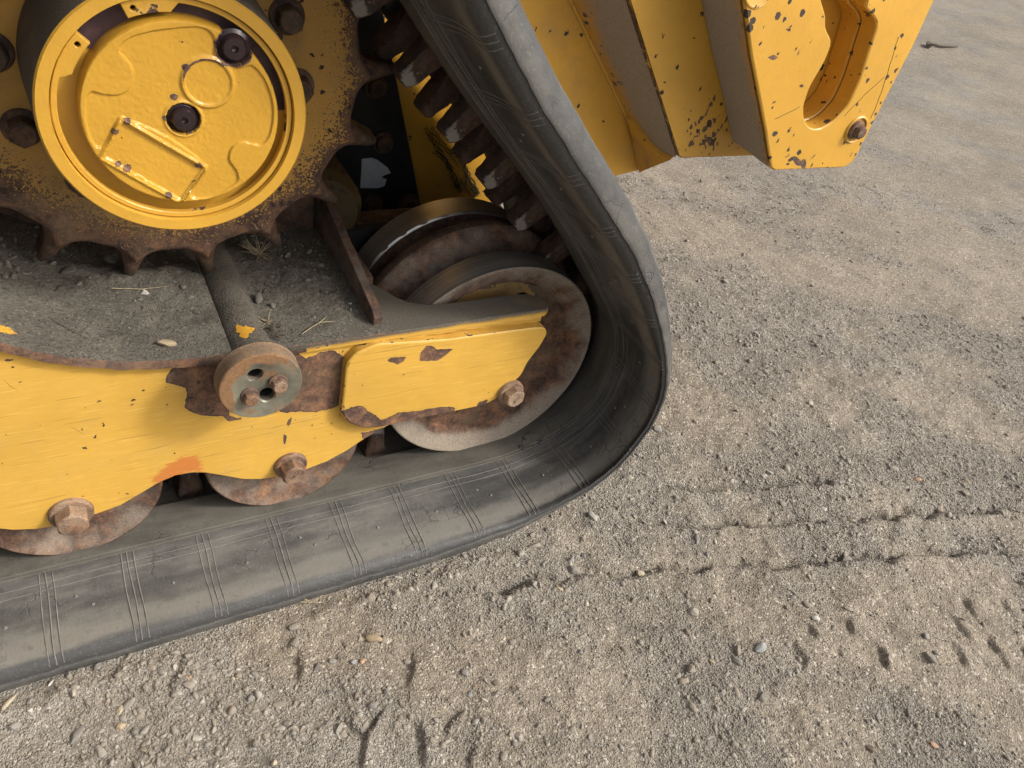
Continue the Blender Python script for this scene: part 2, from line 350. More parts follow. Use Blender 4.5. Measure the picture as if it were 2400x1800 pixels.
def offset_poly(p, d):
    n = len(p); out = []
    ar = sum(p[i][0] * p[(i + 1) % n][1] - p[(i + 1) % n][0] * p[i][1] for i in range(n))
    sg = 1 if ar > 0 else -1
    for i in range(n):
        a, b, c = Vector(p[i - 1]), Vector(p[i]), Vector(p[(i + 1) % n])
        e1 = (b - a).normalized(); e2 = (c - b).normalized()
        n1 = Vector((-e1.y, e1.x)) * sg; n2 = Vector((-e2.y, e2.x)) * sg
        m = n1 + n2
        k = max(.35, m.length_squared / 2)
        out.append(tuple(b + m / k / 1.0 * d * 1.0)) if m.length > 1e-6 else out.append(tuple(b))
    return out

def rounded(poly, r, n=4):
    """round the corners of a 2-D polygon"""
    out = []; N = len(poly)
    for i in range(N):
        a, b, c = Vector(poly[i - 1]), Vector(poly[i]), Vector(poly[(i + 1) % N])
        d1 = (a - b); d2 = (c - b)
        q = min(r, d1.length * .45, d2.length * .45)
        p1 = b + d1.normalized() * q; p2 = b + d2.normalized() * q
        for k in range(n + 1):
            t = k / n
            out.append(tuple((1 - t) ** 2 * p1 + 2 * t * (1 - t) * b + t * t * p2))
    return out

def plate(name, outline, y0, y1, mats, parent=None, holes=(), cham=.0015, step=None, attrs=None, axis=1, angle=35, side_mi=0, face_mi=0, warp=None):
    """a plate cut from sheet: outline in the plane across `axis`, front at y0, back at y1"""
    bm = bmesh.new()
    P = lambda q, y: {1: (q[0], y, q[1]), 2: (q[0], q[1], y), 0: (y, q[0], q[1])}[axis]
    sg = 1 if y1 > y0 else -1
    loops = [list(outline)] + [list(h) for h in holes]
    def ring(pts, y): return [bm.verts.new(P(q, y)) for q in pts]
    fronts = []; backs = []
    def band(A, B, mi):
        for i in range(len(A)):
            j = (i + 1) % len(A)
            f = bm.faces.new((A[i], A[j], B[j], B[i])); f.material_index = mi
    for k, lp in enumerate(loops):
        inner = offset_poly(lp, cham if k == 0 else -cham)
        A = ring(inner, y0); B = ring(lp, y0 + sg * cham); Cc = ring(lp, y1)
        band(A, B, face_mi); band(B, Cc, side_mi)
        fronts.append([P(q, y0) for q in inner]); backs.append([P(q, y1) for q in lp])
    def fill(lps, cut):
        b2 = bmesh.new(); es = []
        for lp in lps:
            vs = [b2.verts.new(p) for p in lp]
            es += [b2.edges.new((vs[i], vs[(i + 1) % len(vs)])) for i in range(len(vs))]
        bmesh.ops.triangle_fill(b2, edges=es, use_beauty=True, use_dissolve=False)
        if cut:
            ax = [i for i in range(3) if i != axis]
            for a in ax:
                cs = [v.co[a] for v in b2.verts]; lo, hi = min(cs), max(cs)
                n = int((hi - lo) / cut)
                no = [0, 0, 0]; no[a] = 1
                for i in range(1, n + 1):
                    co = [0, 0, 0]; co[a] = lo + (hi - lo) * i / (n + 1)
                    bmesh.ops.bisect_plane(b2, geom=b2.verts[:] + b2.edges[:] + b2.faces[:], plane_co=co, plane_no=no, dist=1e-7)
        off = {v: bm.verts.new(v.co) for v in b2.verts}
        for f in b2.faces:
            try:
                nf = bm.faces.new([off[v] for v in f.verts]); nf.material_index = face_mi
            except ValueError: pass
        b2.free()
    fill(fronts, step); fill(backs, None)
    bmesh.ops.remove_doubles(bm, verts=bm.verts, dist=2e-6)
    bmesh.ops.recalc_face_normals(bm, faces=bm.faces)
    if warp:
        for v in bm.verts: v.co = warp(v.co)
    me = bpy.data.meshes.new(name); bm.to_mesh(me); bm.free()
    return finish(me, name, mats, parent, angle, False, None, attrs)

def empty(name, loc, label=None, cat=None, group=None):
    o = bpy.data.objects.new(name, None); COL.objects.link(o); o.location = loc
    o.empty_display_size = .05
    if label: o['label'] = label
    if cat: o['category'] = cat
    if group: o['group'] = group
    return o
def tag(o, label=None, cat=None, group=None, kind=None):
    for k, v in (('label', label), ('category', cat), ('group', group), ('kind', kind)):
        if v: o[k] = v
    return o

def hex_bolt(name, x, z, y, R, hgt, parent, mats, washer=None, rot=0.0, marks=True, wh=.004):
    """bolt head seen from -y: flange washer, chamfered hex, raised maker's strokes"""
    mb = MB()
    yy = y
    if washer:
        mb.lathe([(0, y - wh), (washer * .93, y - wh), (washer, y - wh * .6), (washer, y + .001)], x, z, 32)
        yy = y - wh
    rings = []
    for (fr, mid, dy) in ((1, .866, 0), (1, .866, -hgt * .72), (.965, .866, -hgt * .9), (.80, .80, -hgt)):
        rings.append([(x + R * (fr if k % 2 == 0 else mid) * math.cos(rot + k * math.pi / 6), yy + dy, z + R * (fr if k % 2 == 0 else mid) * math.sin(rot + k * math.pi / 6)) for k in range(12)])
    vs = sum(rings, []); fs = []
    for j in range(3):
        for k in range(12): fs.append((j * 12 + k, j * 12 + (k + 1) % 12, (j + 1) * 12 + (k + 1) % 12, (j + 1) * 12 + k))
    fs.append(tuple(36 + k for k in range(12)))
    mb.add(vs, fs)
    if marks:
        r_ = random.Random(int(x * 1e4))
        for k in range(5):
            a = r_.choice((0, 1.57, .8, -.8)) + rot; c = ((r_.random() - .5) * R * .8, (r_.random() - .5) * R * .8)
            L = R * (.25 + .2 * r_.random()); w = R * .05
            M = Matrix.Rotation(a, 3, 'Y')
            mb.box((-L / 2, -R * .035, -w), (L / 2, R * .03, w), 0, M, (x + c[0], yy - hgt, z + c[1]))
    return mb.build(name, mats, parent, 30)

# ================================================================== materials
YEL = (.545, .315, .052)
M_PLATE = paint('frame_paint', YEL, speck=.75, chip=.12, scratch=.75, dust=.22, dustcol=(.42, .31, .13), rough=.46, orange=.10, streak_rot=.16)
M_PAD = paint('pad_paint', YEL, speck=.6, chip=.18, scratch=.55, dust=.06, rough=.42, orange=.12, streak_rot=.16)
M_HUB = paint('hub_paint', (.53, .290, .036), speck=.15, chip=.0, scratch=.0, dust=.05, rough=.34, orange=.5)
M_COVER = paint('cover_paint', (.50, .272, .032), peel_scale=230, speck=.12, chip=.0, scratch=.0, dust=.02, rough=.24, orange=.55)
M_DRUM = paint('drum_paint', (.40, .20, .025), speck=.2, chip=.2, scratch=.2, dust=.97, dirt=.95, dustcol=(.125, .100, .070), rough=.6)
M_SPROCKET = paint('sprocket_paint', (.37, .195, .028), speck=1.2, chip=.8, scratch=.0, dust=.8, dustcol=(.20, .135, .080), rough=.55, peel_scale=480)
M_ARM = paint('arm_paint', (.54, .292, .040), speck_scale=66, speck=1.15, chip=.32, scratch=.06, dust=.06, dustcol=(.24, .19, .13), rough=.36, orange=.35)
M_CHASSIS = paint('chassis_paint', (.56, .29, .030), speck_scale=70, speck=1.0, chip=.2, scratch=.05, dust=.3, dustcol=(.24, .18, .11), rough=.45, orange=.25)
M_RUST = rusty('rust', 1.0, .35)
M_RUSTDARK = rusty('dark_rust', .62, .25)
M_TOOTH = rusty('tooth_steel', .55, .25, rough=.62, metal=.25)
M_BOLT = rusty('bolt_steel', 1.25, .95, (.30, .215, .145), .75)
M_BOLTDARK = rusty('dark_bolt', .6, .35, (.10, .075, .05), .7)
M_LUG = rusty('lug_steel', .75, .55, (.12, .105, .085), .75)
M_PIPE = rusty('dusty_pipe', .9, .95, (.108, .092, .070), .9)
M_COLLAR = rusty('collar_rust', 1.0, .6, (.22, .16, .10), .8)
M_ROLLER = rusty('roller_rust', 1.0, .9, (.235, .195, .155), .8, grime=.95)
M_IDLERFACE = rusty('idler_rust', 1.0, .9, (.275, .23, .18), .82)
M_VALLEY = rusty('idler_valley', 1.1, .8, (.25, .205, .16), .75)

def capsteel():
    N = NT('cap_steel')
    d = N.noise(26, 6, .62); da = N.attr('dust')
    c = N.ramp(d, [(.30, (.085, .085, .066)), (.5, (.17, .160, .120)), (.7, (.26, .23, .165))])
    r = N.smooth(N.math('ADD', N.noise(60, 6, .65), N.math('MULTIPLY', da, .6)), .46, .60)
    c = N.mix(r, c, N.mix(N.noise(300, 3, .5), (.10, .045, .022), (.33, .19, .09)))
    return N.done(c, N.math('ADD', .42, N.math('MULTIPLY', r, .4)), .25, N.bump(N.noise(260, 4, .6), .6, .0004), .5)
M_CAP = capsteel()

def polished():
    N = NT('polished_steel')
    st = N.noise(1.0, 3, .6, vec=N.mapped((3, 900, 3)))
    big = N.noise(14, 3, .5)
    c = N.mix(N.smooth(st, .35, .7), (.42, .405, .38), (.72, .70, .66))
    c = N.mix(N.math('MULTIPLY', N.smooth(big, .45, .7), .4), c, (.16, .13, .10))
    return N.done(c, N.math('ADD', .30, N.math('MULTIPLY', st, .16)), .85, N.bump(st, .25, .0002), .5)
M_POLISH = polished()
M_WORN = rusty('worn_rim', 1.1, .5, (.24, .20, .16), .5, .45)

def rubber(name, base=(.045, .044, .043), dust=(.165, .155, .135), lo=.30, mud=False):
    N = NT(name)
    da = N.attr('dust')
    n1 = N.noise(9, 5, .6); n2 = N.noise(70, 6, .65); n3 = N.noise(420, 3, .6)
    sm = N.noise(1.0, 4, .6, vec=N.mapped((14, 70, 14)))
    f = N.math('ADD', N.math('MULTIPLY', n1, .35), N.math('ADD', N.math('MULTIPLY', n2, .2), N.math('MULTIPLY', sm, .45)))
    f = N.math('ADD', f, N.math('MULTIPLY', da, .35))
    c = N.mix(N.smooth(f, lo, lo + .5), base, dust)
    c = N.mix(N.math('MULTIPLY', N.smooth(n3, .56, .75), .3), c, (.27, .255, .22))
    c = N.mix(N.math('MULTIPLY', N.smooth(n2, .56, .66), .25), c, (.026, .025, .024))
    # little pressed-in cracks
    cv = N.n('TexVoronoi', {'feature': 'DISTANCE_TO_EDGE'}, Vector=N.n('VectorMath', {'operation': 'ADD'}, i0=N.coords(), i1=N.n('VectorMath', {'operation': 'SCALE'}, i0=N.noise(40, 4, .6, out=1), Scale=.03)), Scale=38)
    ck = N.math('MULTIPLY', N.smooth(cv, .035, .0), N.smooth(N.noise(13, 3, .5), .58, .66))
    c = N.mix(N.math('MULTIPLY', ck, .85 if mud else .35), c, (.012, .011, .010))
    fine = N.noise(1.0, 4, .65, vec=N.mapped((260, 60, 260)))
    h = N.math('ADD', N.math('MULTIPLY', n2, .8), N.math('ADD', N.math('MULTIPLY', fine, .45), N.math('MULTIPLY', n3, .25)))
    h = N.math('SUBTRACT', h, N.math('MULTIPLY', ck, 2.0 if mud else .8))
    ro = N.math('ADD', .50, N.math('MULTIPLY', N.smooth(f, lo, lo + .5), .34))
    return N.done(c, ro, 0.0, N.bump(h, .75, .0009), .4)
M_RUBBER = rubber('dusty_rubber')
M_RAIL = rubber('muddy_rubber', (.045, .041, .035), (.125, .113, .092), .22, True)
M_RIB = rubber('rib_rubber', (.068, .065, .060), (.180, .167, .145), .2)

def dirt(name, a=(.060, .054, .044), b=(.135, .118, .092), fleck=.55, sc=1.0):
    N = NT(name)
    n1 = N.noise(13 * sc, 6, .62); n2 = N.noise(170 * sc, 5, .65)
    f = N.math('ADD', N.math('MULTIPLY', n1, .6), N.math('MULTIPLY', n2, .4))
    c = N.mix(N.smooth(f, .34, .66), a, b)
    vc = N.vor(520, out=1); s = N.n('SeparateColor', i0=vc)
    c = N.mix(N.math('MULTIPLY', N.smooth(s, .88, .97), fleck), c, (.34, .31, .26))
    c = N.mix(N.math('MULTIPLY', N.smooth(N.n('SeparateColor', out=1, i0=vc), .80, .95), .6), c, (.03, .026, .022))
    # patches rubbed down to paint and rust
    w = N.attr('wear')
    pm = N.smooth(N.math('ADD', w, N.math('MULTIPLY', N.math('SUBTRACT', N.noise(70, 6, .65), .5), .9)), .5, .58)
    c = N.mix(pm, c, (.56, .29, .035))
    rm = N.smooth(N.math('ADD', N.attr('rusty'), N.math('MULTIPLY', N.math('SUBTRACT', N.noise(50, 6, .65), .5), .9)), .45, .6)
    c = N.mix(rm, c, rust_color(N, .9))
    vh = N.vor(430)
    h = N.math('ADD', N.math('MULTIPLY', N.smooth(vh, .6, .0), .7), n2)
    return N.done(c, .93, 0, N.bump(h, .8, .0012), .2)
M_DECK = dirt('deck_dirt', (.075, .067, .055), (.135, .121, .098), .2)

def plain(name, col, rough=.6, metal=0.0, var=.3, bump=.0004, sc=40):
    N = NT(name)
    f = N.noise(sc, 6, .62)
    c = N.mix(N.smooth(f, .3, .7), tuple(x * (1 - var) for x in col), tuple(min(1, x * (1 + var)) for x in col))
    return N.done(c, rough, metal, N.bump(N.noise(sc * 5, 4, .6), .6, bump), .4)
M_BLACK = plain('black_paint', (.011, .011, .011), .55, 0, .5, .0005, 30)
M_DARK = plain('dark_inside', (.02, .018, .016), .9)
M_LABEL = plain('worn_label', (.42, .44, .46), .55, 0, .12)
M_OIL = plain('oily_plug', (.028, .018, .020), .12, .2, .4)
M_PRIMER = plain('bare_brown', (.060, .032, .034), .42, .1, .35, .0002, 60)
M_SEAM = plain('dark_gap', (.02, .014, .008), .9)
M_STRAW = plain('straw', (.30, .24, .15), .85, 0, .35, .0001, 200)
M_TWIG = plain('twig', (.11, .09, .07), .9, 0, .3, .0003, 80)
M_WHITEMUD = plain('scuffed_steel', (.30, .27, .23), .8, 0, .6, .0008, 220)

# ================================================================== ground
def ground_height(X, Y):
    """relief of the yard: soft swells, ridges, tyre and track prints (metres above GZ)"""
    u = X * .83 + Y * -.55; v = X * .55 + Y * .83
    h = .010 * fbm(X * 1.9, Y * 1.9, 1, 3) + .0060 * fbm(u * 5, v * 14, 11, 3) + .0024 * fbm(u * 16, v * 44, 13, 3) + .0035 * fbm(X * 24, Y * 24, 21, 3)
    h += .0016 * fbm(X * 75, Y * 75, 31, 2)
    near = np.exp(-((X - .6) ** 2 + (Y + .3) ** 2) / 1.6)
    for p in ZZ:
        bx = (X > min(a for a, b in p) - .05) & (X < max(a for a, b in p) + .05) & (np.abs(Y + .25) < .28)
        if not bx.any(): continue
        x, y = X[bx], Y[bx]
        d = seg_dist(x, y, p)
        yl = np.interp(x, [a for a, b in p], [b for a, b in p])
        k = np.clip(.95 + .6 * fbm(x * 14, y * 14, 77, 2), .5, 1.25); d = np.abs(d + .004 * fbm(x * 70, y * 70, 79, 2))
        below = y < yl
        h[bx] += k * (-.0140 * np.exp(-(d / .0072) ** 2) + np.where(below, .0065, -.0025) * np.exp(-(d / .02) ** 2))
    for p in BARS:
        cx = sum(a for a, b in p) / len(p); cy = sum(b for a, b in p) / len(p)
        bx = (np.abs(X - cx) < .14) & (np.abs(Y - cy) < .14)
        if not bx.any(): continue
        x, y = X[bx], Y[bx]
        d = seg_dist(x + .006 * fbm(x * 55, y * 55, 5, 3), y + .006 * fbm(x * 55, y * 55, 6, 3), p)
        dr = seg_dist(x - .013, y + .004, p)
        (ax, ay), (bx_, by_) = p[0], p[-1]
        L = math.hypot(bx_ - ax, by_ - ay); ux, uy = (bx_ - ax) / L, (by_ - ay) / L
        wx = x + .006 * fbm(x * 45, y * 45, 5, 3); wy = y + .006 * fbm(x * 45, y * 45, 6, 3)
        tt = (wx - ax) * ux + (wy - ay) * uy
        best = None
        nd = -(wx - ax) * uy + (wy - ay) * ux            # signed distance from the print's edge
        if len(p) > 2:                                   # bowed prints follow their middle point
            mxp, myp = p[len(p) // 2]; bow = -(mxp - ax) * uy + (myp - ay) * ux
            nd = nd - bow * np.clip(1 - ((tt - L / 2) / (L / 2)) ** 2, 0, 1)
        ex_ = 1 / (1 + np.exp(-(tt + .002) / .004)) / (1 + np.exp((tt - L - .002) / .004))
        if (bx_ - ax) * 0 + uy > 0: nd = -nd
        kk = np.clip(.85 + 1.1 * fbm(x * 28, y * 28, 8, 2), .25, 1.35) * ex_
        st = 1 / (1 + np.exp(-nd / .0014))
        h[bx] += kk * (.0058 * st * np.exp(-np.maximum(nd, 0) / .016) - .0062 * (1 - st) * np.exp(np.minimum(nd, 0) / .011))
    # press the soil level under and beside the track
    e = 1 / (1 + np.exp(-(Y + .117) / .0045)) * 1 / (1 + np.exp((X - .66) / .03))
    h = h * (1 - e) - e * .0035
    e2 = np.exp(-((Y + .125) / .018) ** 2) * 1 / (1 + np.exp((X - .60) / .03))
    e2 = np.exp(-((Y + .136 + .006 * fbm(X * 14, Y * 0 + 2, 93, 2)) / .011) ** 2) / (1 + np.exp((X - .60) / .03))
    h += e2 * .0062 * np.clip(fbm(X * 26, Y * 26, 91, 3) + .45, 0, 1.2)
    return h

def axis_grid(lo, hi, step, far_lo, far_hi, grow=1.07):
    a = list(np.arange(lo, hi, step))
    s = step; x = a[-1]
    while x < far_hi:
        s *= grow; x += s; a.append(x)
    s = step; x = lo; b = []
    while x > far_lo:
        s *= grow; x -= s; b.append(x)
    return np.array(b[::-1] + a)

gx = axis_grid(-.16, 1.55, .0026, -300, 300, 1.05)
gy = axis_grid(-.72, .12, .0026, -300, 300, 1.045)
GX, GY = np.meshgrid(gx, gy, indexing='ij')
GH = ground_height(GX.ravel(), GY.ravel()).reshape(GX.shape)
fadeout = np.exp(-(np.hypot(GX - 1, GY) / 12) ** 2)
GH *= fadeout
nx, ny = len(gx), len(gy)
co = np.stack([GX, GY, GZ + GH], -1).reshape(-1, 3)
idx = np.arange(nx * ny).reshape(nx, ny)
quads = np.stack([idx[:-1, :-1], idx[1:, :-1], idx[1:, 1:], idx[:-1, 1:]], -1).reshape(-1, 4)
me = bpy.data.meshes.new('ground')
me.vertices.add(len(co)); me.vertices.foreach_set('co', co.ravel())
me.loops.add(quads.size); me.loops.foreach_set('vertex_index', quads.ravel().astype(np.int32))
me.polygons.add(len(quads)); me.polygons.foreach_set('loop_start', np.arange(0, quads.size, 4, dtype=np.int32))
me.update(calc_edges=True)
me.polygons.foreach_set('use_smooth', [True] * len(quads))
def gravel_mask(X, Y):
    u = X * .83 + Y * -.55; v = X * .55 + Y * .83
    m = .55 * fbm(u * 2.6, v * 6.5, 41, 3) + .5 * fbm(X * 7.5, Y * 7.5, 51, 3)
    return np.clip(m * 1.7 + .42, 0, 1)
a = me.attributes.new('gravel', 'FLOAT', 'POINT')
a.data.foreach_set('value', gravel_mask(GX.ravel(), GY.ravel()).astype(np.float32))

def ground_mat():
    N = NT('yard_dirt')
    g = N.attr('gravel')
    n0 = N.noise(2.3, 4, .6); n1 = N.noise(21, 6, .65); n2 = N.noise(150, 5, .68)
    f = N.math('ADD', N.math('MULTIPLY', n0, .35), N.math('ADD', N.math('MULTIPLY', n1, .35), N.math('MULTIPLY', n2, .3)))
    packed = N.mix(N.smooth(f, .36, .64), (.186, .157, .121), (.274, .235, .184))
    grey = N.mix(N.smooth(f, .36, .64), (.180, .160, .136), (.282, .257, .220))
    c = N.mix(N.math('MULTIPLY', N.smooth(g, .25, .85), .85), packed, grey)
    # grit: every cell a grain with a tone of its own
    v1 = N.vor(300, out=1); v2 = N.vor(620, out=1)
    s1 = N.n('SeparateColor', i0=v1); s2 = N.n('SeparateColor', i0=v2); s3 = N.n('SeparateColor', out=1, i0=v1)
    tone = N.math('ADD', .66, N.math('MULTIPLY', N.math('ADD', N.math('MULTIPLY', s1, .5), N.math('MULTIPLY', s2, .5)), .72))
    c = N.mix(.9, c, N.n('CombineColor', i0=tone, i1=tone, i2=tone), 'MULTIPLY')
    c = N.mix(N.math('MULTIPLY', N.smooth(s3, .935, .96), .75), c, (.46, .42, .35))
    c = N.mix(N.math('MULTIPLY', N.smooth(s2, .965, .98), .8), c, (.50, .46, .39))
    c = N.mix(N.math('MULTIPLY', N.smooth(N.n('SeparateColor', out=2, i0=v1), .93, .97), .55), c, (.060, .052, .045))
    d1 = N.vor(300); d2 = N.vor(620)
    gr = N.math('ADD', N.math('MULTIPLY', N.smooth(d1, .65, .05), N.math('ADD', .35, N.math('MULTIPLY', s1, .9))), N.math('MULTIPLY', N.smooth(d2, .65, .05), .5))
    h = N.math('ADD', gr, N.math('MULTIPLY', n2, 1.6))
    h = N.math('MULTIPLY', h, N.math('ADD', .70, N.math('MULTIPLY', N.smooth(g, .2, .8), .40)))
    nr = N.bump(h, 1.0, .0017)
    return N.done(c, .95, 0, nr, .15)
me.materials.append(ground_mat())
ground = bpy.data.objects.new('ground', me); COL.objects.link(ground)
tag(ground, kind='structure')

def gheight(x, y):
    x = np.atleast_1d(np.asarray(x, float)); y = np.atleast_1d(np.asarray(y, float))
    return GZ + ground_height(x, y) * np.exp(-(np.hypot(x - 1, y) / 12) ** 2)

# ------------------------------------------------------------------ stones
def stone_mat(name, cols, coat=.35):
    N = NT(name)
    r = N.n('ObjectInfo', out=5)
    base = N.ramp(r, [(i / (len(cols) - 1), c) for i, c in enumerate(cols)])
    n = N.noise(900, 4, .6); n2 = N.noise(120, 5, .6)
    c = N.mix(N.math('MULTIPLY', N.smooth(n, .35, .7), .45), base, N.mix(.5, base, (.33, .30, .26)))
    c = N.mix(N.math('MULTIPLY', N.smooth(n2, .42, .68), coat), c, (.225, .188, .143))
    return N.done(c, .88, 0, N.bump(n, .6, .0006), .25)
GREYS = [(.155, .140, .120), (.235, .216, .188), (.185, .158, .125), (.285, .262, .228), (.205, .172, .132), (.37, .345, .295), (.165, .152, .136), (.265, .222, .166), (.22, .20, .172)]
M_STONE = stone_mat('stones', GREYS)
M_STONES = {'grey': stone_mat('grey_stone', [(.17, .16, .145), (.235, .22, .20)], .3), 'cream': stone_mat('cream_stone', [(.40, .34, .24), (.46, .41, .31)], .15),
            'white': stone_mat('white_stone', [(.44, .42, .37), (.52, .49, .43)], .12), 'tan': stone_mat('tan_stone', [(.30, .23, .14), (.36, .28, .18)], .2),
            'brown': stone_mat('brown_stone', [(.15, .115, .085), (.20, .155, .115)], .3), 'dark': stone_mat('dark_stone', [(.075, .070, .066), (.10, .09, .082)], .3),
            'pink': stone_mat('pink_stone', [(.42, .25, .15), (.45, .29, .20)], .15), 'blue': stone_mat('blue_grey_stone', [(.20, .205, .205), (.26, .265, .265)], .15)}

def pebble_mesh(name, seed, sub=2, angular=.35, flat=.65):
    b = bmesh.new()
    bmesh.ops.create_icosphere(b, subdivisions=sub, radius=1)
    r = np.random.default_rng(seed)
    planes = [(Vector(r.normal(size=3)).normalized(), r.uniform(.55, .9)) for _ in range(9)]
    ph = r.uniform(0, 6, 6)
    for v in b.verts:
        p = v.co.normalized()
        k = 1 + .13 * math.sin(2.1 * p.x + ph[0]) + .11 * math.sin(2.7 * p.y + ph[1]) + .09 * math.sin(3.3 * p.z + ph[2] + p.x)
        q = p * k
        for nrm, dd in planes:
            ex = q.dot(nrm) - dd
            if ex > 0: q -= nrm * ex * (.55 + angular)
        v.co = (q.x * 1.15, q.y * .9, q.z * flat)
    me = bpy.data.meshes.new(name); b.to_mesh(me); b.free()
    me.polygons.foreach_set('use_smooth', [True] * len(me.polygons))
    me.set_sharp_from_angle(angle=math.radians(38))
    return me

# ground point density falls with distance so that grains stay resolvable
def scatter_points(n, smin_px, smax, power, near_only=None, seed=3):
    r = np.random.default_rng(seed)
    out = []
    cx, cy = CP[0], CP[1]
    got = 0
    while got < n:
        k = n * 3
        d = np.exp(r.uniform(math.log(.42), math.log(9.0), k))           # uniform in log distance = 1/d^2 density
        ang = r.uniform(math.radians(-40), math.radians(100), k)
        x = cx + d * np.cos(ang); y = cy + d * np.sin(ang)
        dist = np.hypot(d, .86)
        smin = smin_px * dist / 777
        s = smin * (1 - r.random(k)) ** (-1 / power)
        ok = (s < smax)
        under = (y > -.112) & (x < .64) & (y < .42)
        ok &= ~under
        g = gravel_mask(x, y)
        keep = r.random(k) < (.05 + .95 * g ** 3.0)
        ok &= keep
        # only where the photograph's view can reach (plus a margin)
        P = np.stack([x - CP[0], y - CP[1], np.full(k, GZ) - CP[2]], 1)
        zc = P @ np.array(CZ); xc = P @ np.array(CX) / np.maximum(zc, .05) * 1821; yc = P @ np.array(CY) / np.maximum(zc, .05) * 1821
        ok &= (zc > .1) & (np.abs(xc) < 1700) & (np.abs(yc) < 1350)
        out.append(np.stack([x, y, s, dist], 1)[ok]); got += ok.sum()
    return np.concatenate(out)[:n]

def gn_scatter(name, pos, scale, rot, idx, variants, kind_label, mat, parent=None):
    pc = bpy.data.collections.new(name + '_shapes')
    for k, mesh in enumerate(variants):
        o = bpy.data.objects.new('%s_shape' % name, mesh); pc.objects.link(o)
    me = bpy.data.meshes.new(name)
    me.vertices.add(len(pos)); me.vertices.foreach_set('co', np.ascontiguousarray(pos, np.float32).ravel())
    for nm, t, key, arr in (('pscale', 'FLOAT_VECTOR', 'vector', scale), ('prot', 'FLOAT_VECTOR', 'vector', rot), ('pidx', 'INT', 'value', idx)):
        a = me.attributes.new(nm, t, 'POINT'); a.data.foreach_set(key, np.ascontiguousarray(arr).ravel())
    o = bpy.data.objects.new(name, me); COL.objects.link(o)
    ng = bpy.data.node_groups.new(name + '_nodes', 'GeometryNodeTree')
    ng.interface.new_socket('Geometry', in_out='INPUT', socket_type='NodeSocketGeometry')
    ng.interface.new_socket('Geometry', in_out='OUTPUT', socket_type='NodeSocketGeometry')
    n = ng.nodes.new; L = ng.links.new
    gi = n('NodeGroupInput'); go = n('NodeGroupOutput'); ip = n('GeometryNodeInstanceOnPoints')
    ci = n('GeometryNodeCollectionInfo'); ci.inputs['Collection'].default_value = pc
    ci.inputs['Separate Children'].default_value = True; ci.inputs['Reset Children'].default_value = True
    def at(nm, t):
        x = n('GeometryNodeInputNamedAttribute'); x.data_type = t; x.inputs[0].default_value = nm
        return x.outputs[0]
    L(gi.outputs[0], ip.inputs['Points']); L(ci.outputs[0], ip.inputs['Instance'])
    ip.inputs['Pick Instance'].default_value = True
    L(at('pidx', 'INT'), ip.inputs['Instance Index'])
    e2r = n('FunctionNodeEulerToRotation'); L(at('prot', 'FLOAT_VECTOR'), e2r.inputs[0]); L(e2r.outputs[0], ip.inputs['Rotation'])
    L(at('pscale', 'FLOAT_VECTOR'), ip.inputs['Scale'])
    L(ip.outputs[0], go.inputs[0])
    md = o.modifiers.new('scatter', 'NODES'); md.node_group = ng
    tag(o, label=kind_label, kind='stuff')
    return o

def gravel_layer(name, n, smin_px, smax, power, seed, label, cat):
    P = scatter_points(n, smin_px, smax, power, seed=seed)
    r = np.random.default_rng(seed + 1)
    s = P[:, 2] / 2
    z = gheight(P[:, 0], P[:, 1]) + s * r.uniform(-.30, .25, len(s))
    sc = s[:, None] * np.stack([r.uniform(.85, 1.35, len(s)), r.uniform(.75, 1.1, len(s)), r.uniform(.7, 1.15, len(s))], 1)
    rot = np.stack([r.normal(0, .35, len(s)), r.normal(0, .35, len(s)), r.uniform(0, 6.283, len(s))], 1)
    idx = r.integers(0, len(GRIT), len(s)).astype(np.int32)
    o = gn_scatter(name, np.stack([P[:, 0], P[:, 1], z], 1), sc.astype(np.float32), rot.astype(np.float32), idx, GRIT, label, M_STONE)
    o['category'] = cat
    return o
GRIT = [pebble_mesh('grit_grain', 100 + k, 2, .15 + .1 * (k % 2), .72 + .1 * (k % 3)) for k in range(8)]
for g_ in GRIT: g_.materials.append(M_STONE)
FASTG = 1.0
gravel_layer('fine_gravel', int(210000 * FASTG), 1.0, .0042, 2.5, 31, 'fine grey-brown gravel spread over the packed yard dirt', 'gravel')
gravel_layer('coarse_gravel', int(7000 * FASTG), 2.7, .010, 2.7, 57, 'coarser loose gravel gathered in windrows and tyre ridges', 'gravel')

